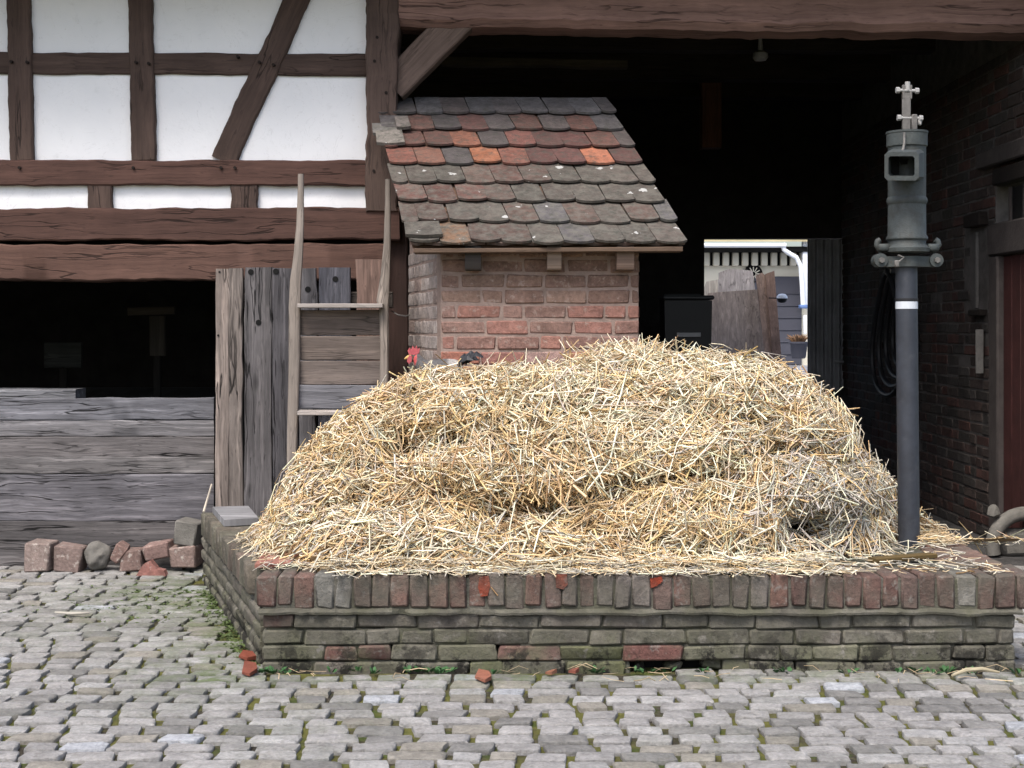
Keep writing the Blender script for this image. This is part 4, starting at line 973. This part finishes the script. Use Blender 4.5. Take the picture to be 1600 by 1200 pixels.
# spout box: a flaring rectangular mouth facing front and a little left
mb = MB(); yf = DPU - .19; yb = DPU - .02
def loop(x0, x1, y0, y1, yv): return [at(x0, y0, yv), at(x1, y0, yv), at(x1, y1, yv), at(x0, y1, yv)]
def rloop(x0, x1, y0, y1, yv, c=5):
    P = [(x0 + c, y0), (x1 - c, y0), (x1, y0 + c), (x1, y1 - c), (x1 - c, y1), (x0 + c, y1), (x0, y1 - c), (x0, y0 + c)]
    return [at(a, b, yv) for a, b in P]
L0 = rloop(1392, 1446, 232, 282, DPU - .03); L1 = rloop(1383, 1435, 236, 281, yf + .012); L2 = rloop(1382, 1436, 237, 282, yf); L3 = rloop(1388, 1429, 244, 275.5, yf, 3); L4 = rloop(1393, 1434, 242, 273, DPU - .06, 3)
vs = L0 + L1 + L2 + L3 + L4; fs = []
for a in range(4):
    for q in range(8): fs.append((a * 8 + q, a * 8 + (q + 1) % 8, (a + 1) * 8 + (q + 1) % 8, (a + 1) * 8 + q))
fs.append(tuple(range(8))); mb.add(vs, fs); sp = part(mb, 'spout', M['iron'], pump, ang=30)
mb = MB(); mb.add([p + Vector((0, -.004, 0)) for p in L4] , [tuple(range(8))])
mb.add([at(1404, 250, DPU - .1), at(1428, 248, DPU - .07), at(1424, 256, DPU - .07), at(1408, 257, DPU - .1)], [(0, 1, 2, 3)]); part(mb, 'spout_hollow', M['dark'], sp)
# flange plate with ears and bolts
mb = MB(); m_ = 40; outline = []
ew = 46 * s
for q in range(m_):
    a = 2 * math.pi * q / m_; ca, sa = math.cos(a), math.sin(a)
    r_ = .066 + (ew - .066 + .012) * max(0, abs(ca)) ** 9
    outline.append((r_ * ca, .066 * sa if abs(ca) < .86 else .03 * sa / .5))
prism(mb, outline, X_, Y_, Z_, (bx, DPU, ztop + zz(417)), 16 * s)
for sx in (-1, 1):
    tube(mb, [(bx + sx * (ew - .008), DPU - .034, ztop + zz(407)), (bx + sx * (ew - .008), DPU + .03, ztop + zz(407))], .030, 20)
part(mb, 'flange', M['iron'], pump, ang=35)
for sx in (-1, 1):                                          # hook-shaped lugs
    mb = MB(); P = lambda dx, py, r: (Vector((bx + sx * dx * s, DPU - .012, ztop + zz(py))), r)
    pts = [P(30, 386, .016), P(38, 388, .017), P(45, 388, .016), P(48, 383, .014), P(46.5, 377, .014), P(43, 375, .013)]
    tube(mb, [p for p, r in pts], [r for p, r in pts], 12)
    rbox(mb, (bx + sx * 38 * s, DPU - .012, ztop + zz(387)), (18 * s, .05, 11 * s), (.2, .2, .2), .006)
    part(mb, 'lug', M['iron'], pump, ang=50)
    mb = MB(); c = Vector((bx + sx * (ew - .008), DPU - .036, ztop + zz(407))); tube(mb, [c, c + Vector((0, -.016, 0))], .013, 6); part(mb, 'bolt', M['rod'], pump)
    tube(mb2 := MB(), [Vector((bx + sx * 43 * s, DPU - .0, ztop + zz(386))), Vector((bx + sx * 41 * s, DPU, ztop + zz(404)))], .008, 8); part(mb2, 'stay', M['iron'], pump)
mb = MB(); tube(mb, [at(1398, 411, DPU - .08), at(1406, 408, DPU - .085), at(1412, 402, DPU - .08), at(1403, 399, DPU - .08)], .0045, 8); rbox(mb, at(1401, 412, DPU - .08), (.02, .02, .03), (.3, .3, .3), .004); part(mb, 'wire_twist', M['rod'], pump)
# piston rod with fork
mb = MB()
rbox(mb, (gx(1416, DPU), DPU, (gz(150, DPU) + gz(215, DPU)) / 2), (13 * s, .016, gz(150, DPU) - gz(225, DPU)), (.3, .3, .3), .003)
for dx in (-5.5, 5.5): rbox(mb, (gx(1417 + dx, DPU), DPU, gz(144, DPU)), (4.2 * s, .018, 22 * s), (.3, .3, .3), .002)
rbox(mb, (gx(1428, DPU), DPU - .006, gz(194, DPU)), (9 * s, .016, 30 * s), (.3, .3, .3), .004)
part(mb, 'piston_rod', M['rod'], pump)
mb = MB()
for (a, b, y) in ((1402, 1432, 141), (1404, 1438, 184)):
    mb = MB(); c0, c1 = at(a, y, DPU - .002), at(b, y + 1, DPU - .002); tube(mb, [c0, c1], .0075, 10)
    for c in (c0, c1): tube(mb, [c - X_ * .006, c + X_ * .010], .0135, 6)
    if y > 160: rbox(mb, at(1437, 190, DPU), (.016, .02, .035), (.5, .5, .5), .005)
    part(mb, 'rod_pin', M['bolt'], pump)
mb = MB(); tube(mb, [at(1418, 142, DPU), at(1418, 128, DPU)], .012, 10); part(mb, 'rod_tip', M['bolt'], pump)
mb = MB(); tube(mb, [at(1413, 207, DPU - .094), at(1413, 224, DPU - .097), at(1410, 238, DPU - .12)], .006, 8); part(mb, 'lift_wire', M['rod'], pump)
mb = MB(); zc = gz(477, DPU); lathe(mb, (gx(1416.6, DPU), DPU, zc), [(.0478, -.0165), (.0486, -.016), (.0486, .016), (.0478, .0165)], 32); lb = part(mb, 'band', M['label'], pump)
mb = MB(); lathe(mb, (gx(1416.6, DPU), DPU, gz(468, DPU)), [(.0482, -.006), (.0505, -.005), (.0505, .005), (.0482, .006)], 32); part(mb, 'clip', M['hose'], pump)

# ------------------------------------------------------------------ straw heap
DC = 6.6; sC = F / DC
SIL = [(380, 850), (405, 832), (430, 800), (460, 752), (482, 710), (512, 676), (552, 646), (592, 622), (630, 604), (655, 596), (700, 591), (760, 590), (850, 583), (920, 570), (1000, 560), (1060, 570), (1100, 566), (1160, 566), (1210, 577), (1255, 602), (1292, 634), (1310, 660), (1322, 694), (1344, 718), (1376, 754), (1398, 778), (1440, 818), (1490, 846), (1545, 870), (1620, 880)]
SX = np.array([(a - CX) / sC for a, b in SIL]); SZ = np.array([H - (b - YH) / sC for a, b in SIL])
BASE = [(380, 848), (440, 880), (500, 890), (560, 893), (1150, 891), (1230, 882), (1290, 876), (1340, 868), (1375, 857), (1392, 846), (1440, 842), (1560, 838)]
bX, bY = [], []
for a, b in BASE:
    x, y = gp(a, b, ZT); bX.append(x); bY.append(y)
bX, bY = np.array(bX), np.array(bY)
BULGE = [(930, 700, 130, 34, .085), (700, 650, 110, 36, .09), (1160, 610, 100, 45, .12), (1150, 700, 70, 22, .06), (560, 690, 50, 36, .06), (1290, 775, 60, 26, .13), (640, 840, 130, 22, .05), (860, 610, 70, 20, .06), (1050, 600, 60, 30, .05), (700, 740, 70, 20, .07), (1270, 660, 40, 24, .06), (450, 790, 30, 30, .04), (1100, 830, 120, 20, .06),
         (628, 705, 30, 32, -.20), (1030, 757, 75, 14, -.17), (820, 812, 95, 36, -.24), (905, 652, 30, 12, -.14), (1258, 832, 32, 24, -.30), (1095, 748, 60, 12, -.14), (690, 775, 35, 10, -.10), (480, 826, 40, 10, -.06), (1230, 712, 60, 12, -.14), (720, 690, 45, 10, -.12), (1380, 800, 30, 20, -.06), (970, 842, 70, 12, -.10), (560, 740, 40, 10, -.10), (1180, 660, 60, 9, -.12), (790, 640, 60, 8, -.10), (1330, 720, 30, 12, -.08), (540, 790, 40, 8, -.08), (940, 780, 40, 20, -.10)]
NU, NTT = 300, 150; TB_ = 1.75
gxs = np.linspace(-1.24, 2.34, NU); ts = np.linspace(0, TB_, NTT)
Zc = np.maximum(np.interp(gxs, SX, SZ), ZT - .03); Yf = np.interp(gxs, bX, bY)
# smooth the silhouette a little
ker = np.array([1, 2, 3, 2, 1]) / 9; Zc = np.convolve(np.pad(Zc, 2, 'edge'), ker, 'valid')
P = np.zeros((NU, NTT, 3))
for j, t in enumerate(ts):
    tt = np.minimum(t, 1.0); gprof = math.sin(math.pi / 2 * tt ** 1.14); 
    back = max(0, t - 1); fall = 1 - .55 * back ** 1.3
    P[:, j, 0] = gxs; P[:, j, 1] = Yf + t * (DC - Yf); P[:, j, 2] = ZT - .01 + (Zc - ZT + .01) * gprof * fall
def proj(Q): s = F / Q[..., 1]; return CX + Q[..., 0] * s, YH - (Q[..., 2] - H) * s
PX, PY = proj(P); bul = np.zeros((NU, NTT))
for (a, b, rx, ry, am) in BULGE: bul += am * np.exp(-((PX - a) / rx) ** 2 - ((PY - b) / ry) ** 2)
HOL = np.zeros((NU, NTT))
for (a, b, rx, ry, am) in BULGE:
    if am < 0: HOL = np.maximum(HOL, min(1, -am / .2) * np.exp(-((PX - a) / (rx * .8)) ** 2 - ((PY - b) / (ry * .8)) ** 2))
mask = np.clip((P[:, :, 2] - ZT) / .12, 0, 1)
front = np.clip(1.25 - ts, 0, 1)[None, :]
nz = np.zeros((NU, NTT))
for i in range(NU):
    for j in range(NTT):
        p = P[i, j]; nz[i, j] = .050 * fbm(p[0] * 3.2, p[1] * 3.2, p[2] * 3.2 + 3.1, 2) + .022 * fbm(p[0] * 9, p[1] * 9, p[2] * 9, 2)
P[:, :, 1] -= (bul * front + nz) * mask; P[:, :, 2] += (nz * .35 + np.clip(bul, -.05, .05) * .15 * front) * mask
# normals
dU = np.gradient(P, axis=0); dT = np.gradient(P, axis=1); Nn = np.cross(dU, dT); area = np.linalg.norm(Nn, axis=2); Nn = Nn / (area[..., None] + 1e-9)
Nn[Nn[..., 2] < -.2] *= -1
flip = (Nn[..., 1] > .0) & (ts[None, :] < .9); 
if (Nn[:, :70, 1]).mean() > 0: Nn = -Nn
V = [P.reshape(-1, 3)]; FQ = []; Cc = []
idx = np.arange(NU * NTT).reshape(NU, NTT)
FQ.append(np.stack([idx[:-1, :-1], idx[1:, :-1], idx[1:, 1:], idx[:-1, 1:]], -1).reshape(-1, 4))
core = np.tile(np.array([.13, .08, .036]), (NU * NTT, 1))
PX2, PY2 = proj(P); darkened = np.clip(1.8 * np.exp(-((PX2 - 1262) / 60) ** 2 - ((PY2 - 842) / 36) ** 2) + .8 * np.exp(-((PX2 - 650) / 60) ** 2 - ((PY2 - 880) / 20) ** 2), 0, 1).reshape(-1, 1); core = core * (1 - darkened) + np.array([.018, .016, .014]) * darkened; Cc.append(core)  # shade of the black hollow put into the core colour; also dark manure bits
PAL = dict(pale=np.array([.86, .76, .57]), gold=np.array([.72, .52, .27]), tan=np.array([.63, .49, .31]), brown=np.array([.30, .19, .09]), grey=np.array([.54, .50, .43]))
def vnoise(x, y, z=0.0): return np.array([fbm(a, b, z, 2) for a, b in zip(x, y)])
def straws(Q, N, L, W, col, tilt, theta, bend=.085):
    """many stalks at once: three-sided, one bend"""
    n = len(Q); a = np.where(np.abs(N[:, 2:3]) < .9, np.array([[0, 0, 1.]]), np.array([[1., 0, 0]])); e1 = np.cross(a, N); e1 /= np.linalg.norm(e1, axis=1, keepdims=True); e2 = np.cross(N, e1)
    d = e1 * np.cos(theta)[:, None] + e2 * np.sin(theta)[:, None] + N * tilt[:, None]; d /= np.linalg.norm(d, axis=1, keepdims=True)
    q = np.cross(d, N); q /= (np.linalg.norm(q, axis=1, keepdims=True) + 1e-9); r = np.cross(d, q)
    bd_ = (q * rng.normal(0, bend, (n, 1)) + r * rng.normal(0, bend, (n, 1))) * L[:, None]
    cen = [Q - d * L[:, None] / 2, Q + bd_, Q + d * L[:, None] / 2]; vs = np.zeros((n, 9, 3))
    ph = rng.uniform(0, 6.28, n); tw = [1.0, 1.0, rng.uniform(.35, 1.0, n)]; fl = rng.uniform(.45, 1.0, n)
    for i in range(3):
        for k in range(3):
            an = ph + 2 * math.pi * k / 3; w = (W * tw[i])[:, None] if i == 2 else W[:, None]
            vs[:, i * 3 + k] = cen[i] + (q * np.cos(an)[:, None] + r * (np.sin(an) * fl)[:, None]) * w
    f = []
    for i in range(2):
        for k in range(3): f.append((i * 3 + k, i * 3 + (k + 1) % 3, (i + 1) * 3 + (k + 1) % 3, (i + 1) * 3 + k))
    b = sum(len(v) for v in V); fq = (np.array(f)[None] + (np.arange(n) * 9)[:, None, None] + b).reshape(-1, 4)
    V.append(vs.reshape(-1, 3)); FQ.append(fq); Cc.append(np.repeat(col, 9, axis=0))
def sample_surface(n, tmax=1.35):
    w = area * (ts[None, :] < tmax) * (mask + .12) * (1 - .85 * HOL) * (1 - .8 * np.exp(-((PX - 1262) / 34) ** 2 - ((PY - 840) / 18) ** 2)); w = w / w.sum(); k = rng.choice(NU * NTT, n, p=w.ravel()); i, j = np.unravel_index(k, (NU, NTT))
    i = np.clip(i, 1, NU - 2); j = np.clip(j, 1, NTT - 2); a = rng.uniform(-.5, .5, n)[:, None]; b = rng.uniform(-.5, .5, n)[:, None]
    return P[i, j] + dU[i, j] * a + dT[i, j] * b, Nn[i, j], i, j
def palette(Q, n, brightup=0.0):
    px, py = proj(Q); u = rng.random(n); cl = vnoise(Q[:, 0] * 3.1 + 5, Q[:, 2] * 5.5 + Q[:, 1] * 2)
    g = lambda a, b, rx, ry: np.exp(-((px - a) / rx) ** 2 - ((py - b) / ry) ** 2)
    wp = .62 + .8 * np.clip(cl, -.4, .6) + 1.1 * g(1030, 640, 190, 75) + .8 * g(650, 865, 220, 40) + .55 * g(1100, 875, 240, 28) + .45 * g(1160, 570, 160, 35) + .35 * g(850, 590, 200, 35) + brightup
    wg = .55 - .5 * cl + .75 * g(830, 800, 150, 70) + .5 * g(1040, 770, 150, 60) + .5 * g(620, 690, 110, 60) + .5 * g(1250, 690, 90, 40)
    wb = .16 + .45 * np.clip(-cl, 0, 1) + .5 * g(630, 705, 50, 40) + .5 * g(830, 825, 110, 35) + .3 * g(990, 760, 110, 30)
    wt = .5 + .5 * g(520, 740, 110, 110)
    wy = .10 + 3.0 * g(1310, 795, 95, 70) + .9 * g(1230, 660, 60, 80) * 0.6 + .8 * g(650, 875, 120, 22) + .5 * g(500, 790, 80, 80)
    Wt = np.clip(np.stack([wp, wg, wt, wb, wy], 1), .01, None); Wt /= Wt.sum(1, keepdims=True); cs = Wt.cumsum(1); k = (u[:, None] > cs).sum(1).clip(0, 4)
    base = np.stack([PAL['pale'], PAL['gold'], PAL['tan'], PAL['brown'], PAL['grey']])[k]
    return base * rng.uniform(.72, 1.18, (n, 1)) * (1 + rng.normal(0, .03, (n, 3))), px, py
# three layers: short chopped stuff, the main mat, long loose stalks on top
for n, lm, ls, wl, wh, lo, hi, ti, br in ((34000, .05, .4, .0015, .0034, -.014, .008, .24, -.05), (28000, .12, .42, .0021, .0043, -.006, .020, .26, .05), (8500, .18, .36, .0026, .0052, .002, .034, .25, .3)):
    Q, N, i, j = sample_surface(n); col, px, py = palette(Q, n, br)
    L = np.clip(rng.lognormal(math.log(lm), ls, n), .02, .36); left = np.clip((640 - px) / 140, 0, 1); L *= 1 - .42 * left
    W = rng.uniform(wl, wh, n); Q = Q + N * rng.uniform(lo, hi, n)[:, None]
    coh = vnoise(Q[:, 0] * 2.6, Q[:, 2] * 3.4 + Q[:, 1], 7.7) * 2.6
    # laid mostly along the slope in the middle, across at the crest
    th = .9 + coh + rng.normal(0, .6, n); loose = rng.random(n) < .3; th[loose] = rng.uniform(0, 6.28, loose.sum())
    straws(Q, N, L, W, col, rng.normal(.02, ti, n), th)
# stalks sticking out along the crest and flanks
n = 900; w = np.zeros((NU, NTT)); w[:, 68:92] = 1; w *= mask; w /= w.sum(); k = rng.choice(NU * NTT, n, p=w.ravel()); i, j = np.unravel_index(k, (NU, NTT)); i = np.clip(i, 1, NU - 2)
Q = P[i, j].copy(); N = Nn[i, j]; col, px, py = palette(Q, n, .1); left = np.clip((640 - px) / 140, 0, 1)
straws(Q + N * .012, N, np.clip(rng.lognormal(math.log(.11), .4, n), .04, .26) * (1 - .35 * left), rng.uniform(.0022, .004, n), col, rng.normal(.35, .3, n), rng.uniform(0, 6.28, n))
# a few stalks blown onto the cobbles
n = 46; Q = np.stack([rng.uniform(-.9, 1.9, n), PF - .03 - np.abs(rng.normal(0, .10, n)), np.full(n, .016)], 1); straws(Q, np.tile([[0, 0, 1.]], (n, 1)), rng.uniform(.03, .11, n), rng.uniform(.0014, .0026, n), np.tile(PAL['tan'], (n, 1)) * rng.uniform(.6, 1.1, (n, 1)), rng.normal(0, .03, n), rng.uniform(0, 6.28, n))
# tuft at the top
n = 260; Q = np.stack([rng.normal(gx(985, 6.75), .12, n), rng.normal(6.72, .06, n), np.full(n, gz(548, 6.7)) + rng.uniform(-.03, .03, n)], 1); N = np.tile([[0, -.3, .95]], (n, 1)); col, _, _ = palette(Q, n)
straws(Q, N / np.linalg.norm(N, axis=1, keepdims=True), rng.uniform(.06, .17, n), rng.uniform(.002, .0038, n), col, rng.normal(.5, .4, n), rng.uniform(0, 6.28, n))
# skirt lying on the platform top and hanging over the coping
def skirt(n, xa, xb, ya, yb, lm, th0, ths, cols, zup=.02, dense=None):
    x = rng.uniform(xa, xb, n); y = rng.uniform(ya, yb, n) if dense is None else ya + (yb - ya) * rng.random(n) ** dense
    Q = np.stack([x, y, ZT + .004 + rng.random(n) * zup], 1); keep = (x > -0.965 - .335 * (y - PF) + .01) & (x < 1.97); Q = Q[keep]; n = len(Q)
    N = np.tile([[0, 0, 1.]], (n, 1)); c = np.stack([PAL[k] for k in cols])[rng.integers(0, len(cols), n)] * rng.uniform(.75, 1.15, (n, 1))
    straws(Q, N, np.clip(rng.lognormal(math.log(lm), .4, n), .02, .3), rng.uniform(.0018, .0038, n), c, rng.normal(0, .07, n), rng.normal(th0, ths, n), .04)
skirt(2600, -.72, 1.25, 5.60, 5.80, .11, 0, 1.2, ('pale', 'pale', 'grey', 'tan', 'gold'), .045)
skirt(650, -.70, 1.35, 5.525, 5.62, .09, 0, 1.0, ('pale', 'pale', 'grey', 'tan'), .014)
skirt(700, -1.25, -.55, 5.85, 6.6, .16, 0, .28, ('pale', 'pale', 'tan', 'grey'), .02)
skirt(260, -1.0, -.6, 5.66, 5.9, .10, 0, .5, ('pale', 'grey', 'tan'), .012)
skirt(260, 1.1, 1.95, 5.72, 6.35, .08, 0, 1.0, ('pale', 'grey', 'grey', 'tan'), .008)
skirt(700, 1.80, 2.06, 6.25, 7.1, .10, -.5, .8, ('pale', 'tan', 'tan', 'gold'), .035)
skirt(110, 1.2, 2.05, 5.56, 5.75, .05, 0, 1.2, ('pale', 'tan', 'grey', 'brown'), .006)
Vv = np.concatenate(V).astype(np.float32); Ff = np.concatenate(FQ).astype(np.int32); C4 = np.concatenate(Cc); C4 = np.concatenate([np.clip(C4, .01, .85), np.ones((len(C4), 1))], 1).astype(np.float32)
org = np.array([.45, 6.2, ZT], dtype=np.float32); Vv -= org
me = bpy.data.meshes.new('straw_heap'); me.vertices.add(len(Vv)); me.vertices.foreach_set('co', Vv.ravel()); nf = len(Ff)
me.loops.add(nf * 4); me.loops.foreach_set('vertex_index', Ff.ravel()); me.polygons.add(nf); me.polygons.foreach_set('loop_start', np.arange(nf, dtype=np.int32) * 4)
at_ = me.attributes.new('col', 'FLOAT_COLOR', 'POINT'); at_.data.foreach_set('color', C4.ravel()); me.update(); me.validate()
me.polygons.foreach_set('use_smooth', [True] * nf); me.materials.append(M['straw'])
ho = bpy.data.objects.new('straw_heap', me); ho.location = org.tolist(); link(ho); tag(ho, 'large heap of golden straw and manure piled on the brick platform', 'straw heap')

# ------------------------------------------------------------------ hen behind the crest
DHn = 6.78; sh = DHn / F; hb = Vector((gx(690, DHn), DHn, .955))
hen = thing('hen', 'dark hen half hidden behind the straw heap, red comb and black tail showing', 'hen', hb)
def skin_body(name, verts, edges, radii, mat, parent, col, sub=2, colfn=None):
    me = bpy.data.meshes.new(name); me.from_pydata([Vector(v) for v in verts], edges, []); o = bpy.data.objects.new(name, me); link(o)
    sm = o.modifiers.new('skin', 'SKIN'); 
    for i, r in enumerate(radii): me.skin_vertices[0].data[i].radius = (r, r) if not isinstance(r, tuple) else r
    me.skin_vertices[0].data[0].use_root = True
    sb = o.modifiers.new('sub', 'SUBSURF'); sb.levels = sub; sb.render_levels = sub
    dg = bpy.context.evaluated_depsgraph_get(); m2 = bpy.data.meshes.new_from_object(o.evaluated_get(dg)); m2.name = name
    o.modifiers.clear(); o.data = m2; bpy.data.meshes.remove(me)
    a = m2.attributes.new('col', 'FLOAT_COLOR', 'POINT'); c = []
    for v in m2.vertices: c += [*(colfn(v.co) if colfn else col), 1.0]
    a.data.foreach_set('color', c); m2.materials.clear(); m2.materials.append(mat); m2.polygons.foreach_set('use_smooth', [True] * len(m2.polygons))
    o.parent = parent; return o
# local coords: -x is forward
bv = [(.0, 0, .17), (-.07, 0, .175), (-.105, 0, .205), (-.115, 0, .235), (-.128, 0, .245), (.06, 0, .185), (.10, 0, .205), (-.01, .035, .10), (-.012, .035, .03), (-.012, .035, .0), (-.05, .045, -.002), (-.01, -.035, .10), (-.012, -.035, .03), (-.012, -.035, .0), (-.05, -.045, -.002)]
be = [(0, 1), (1, 2), (2, 3), (3, 4), (0, 5), (5, 6), (0, 7), (7, 8), (8, 9), (9, 10), (0, 11), (11, 12), (12, 13), (13, 14)]
br_ = [.075, .06, .032, .024, .018, .055, .025, .03, .009, .008, .006, .03, .009, .008, .006]
hfn = lambda c: (.38, .24, .07) if c.z < .07 else ((.5, .09, .09) if c.x < -.118 and c.z > .2 else ((.30, .28, .26) if c.x > .03 else (.09, .085, .085)))
skin_body('body', bv, be, br_, M['hen'], hen, None, 2, hfn)
mb = MB(); hc = hb + Vector((-.128, 0, .262))
poly = [(-.026, -.012), (-.034, .006), (-.026, .022), (-.016, .012), (-.010, .032), (.0, .016), (.008, .034), (.014, .014), (.024, .022), (.022, .0), (.012, -.012)]
prism(mb, poly, X_, Z_, Y_, hc + Vector((0, -.007, 0)), .014)
prism(mb, [(-.034, -.03), (-.024, -.012), (-.012, -.02), (-.014, -.044), (-.026, -.056), (-.036, -.044)], X_, Z_, Y_, hc + Vector((0, -.012, 0)), .012); part(mb, 'comb', M['comb'], hen)
mb = MB(); tube(mb, [hc + Vector((-.016, 0, -.02)), hc + Vector((-.034, 0, -.024)), hc + Vector((-.05, 0, -.032))], [.011, .008, .002], 8); part(mb, 'beak', M['beak'], hen)
mb = MB()
for k in range(15):
    f = (k - 7) / 7; base = hb + Vector((.075 + .02 * (k % 3), f * .03, .205)); ln = random.uniform(.09, .12)
    kx = random.uniform(.6, 1.0); kz = random.uniform(.45, .95); pts = [base, base + Vector((.022 * kx, f * .03, .038 * kz)), base + Vector((.05 * kx, f * .045, .058 * kz)), base + Vector((.082 * kx, f * .055, .040 * kz))]
    for q in range(3):
        a, b = pts[q], pts[q + 1]; wa = [.008, .013, .012, .003][q]; wb = [.008, .013, .012, .003][q + 1]; up = Vector((0, .55, .8))
        mb.add([a - up * wa, a + up * wa, b + up * wb, b - up * wb, a - up * wa + Vector((.002, .002, 0)), a + up * wa + Vector((.002, .002, 0)), b + up * wb + Vector((.002, .002, 0)), b - up * wb + Vector((.002, .002, 0))], [(0, 1, 2, 3), (7, 6, 5, 4), (0, 4, 5, 1), (1, 5, 6, 2), (2, 6, 7, 3), (3, 7, 4, 0)])
part(mb, 'tail', M['tailf'], hen)
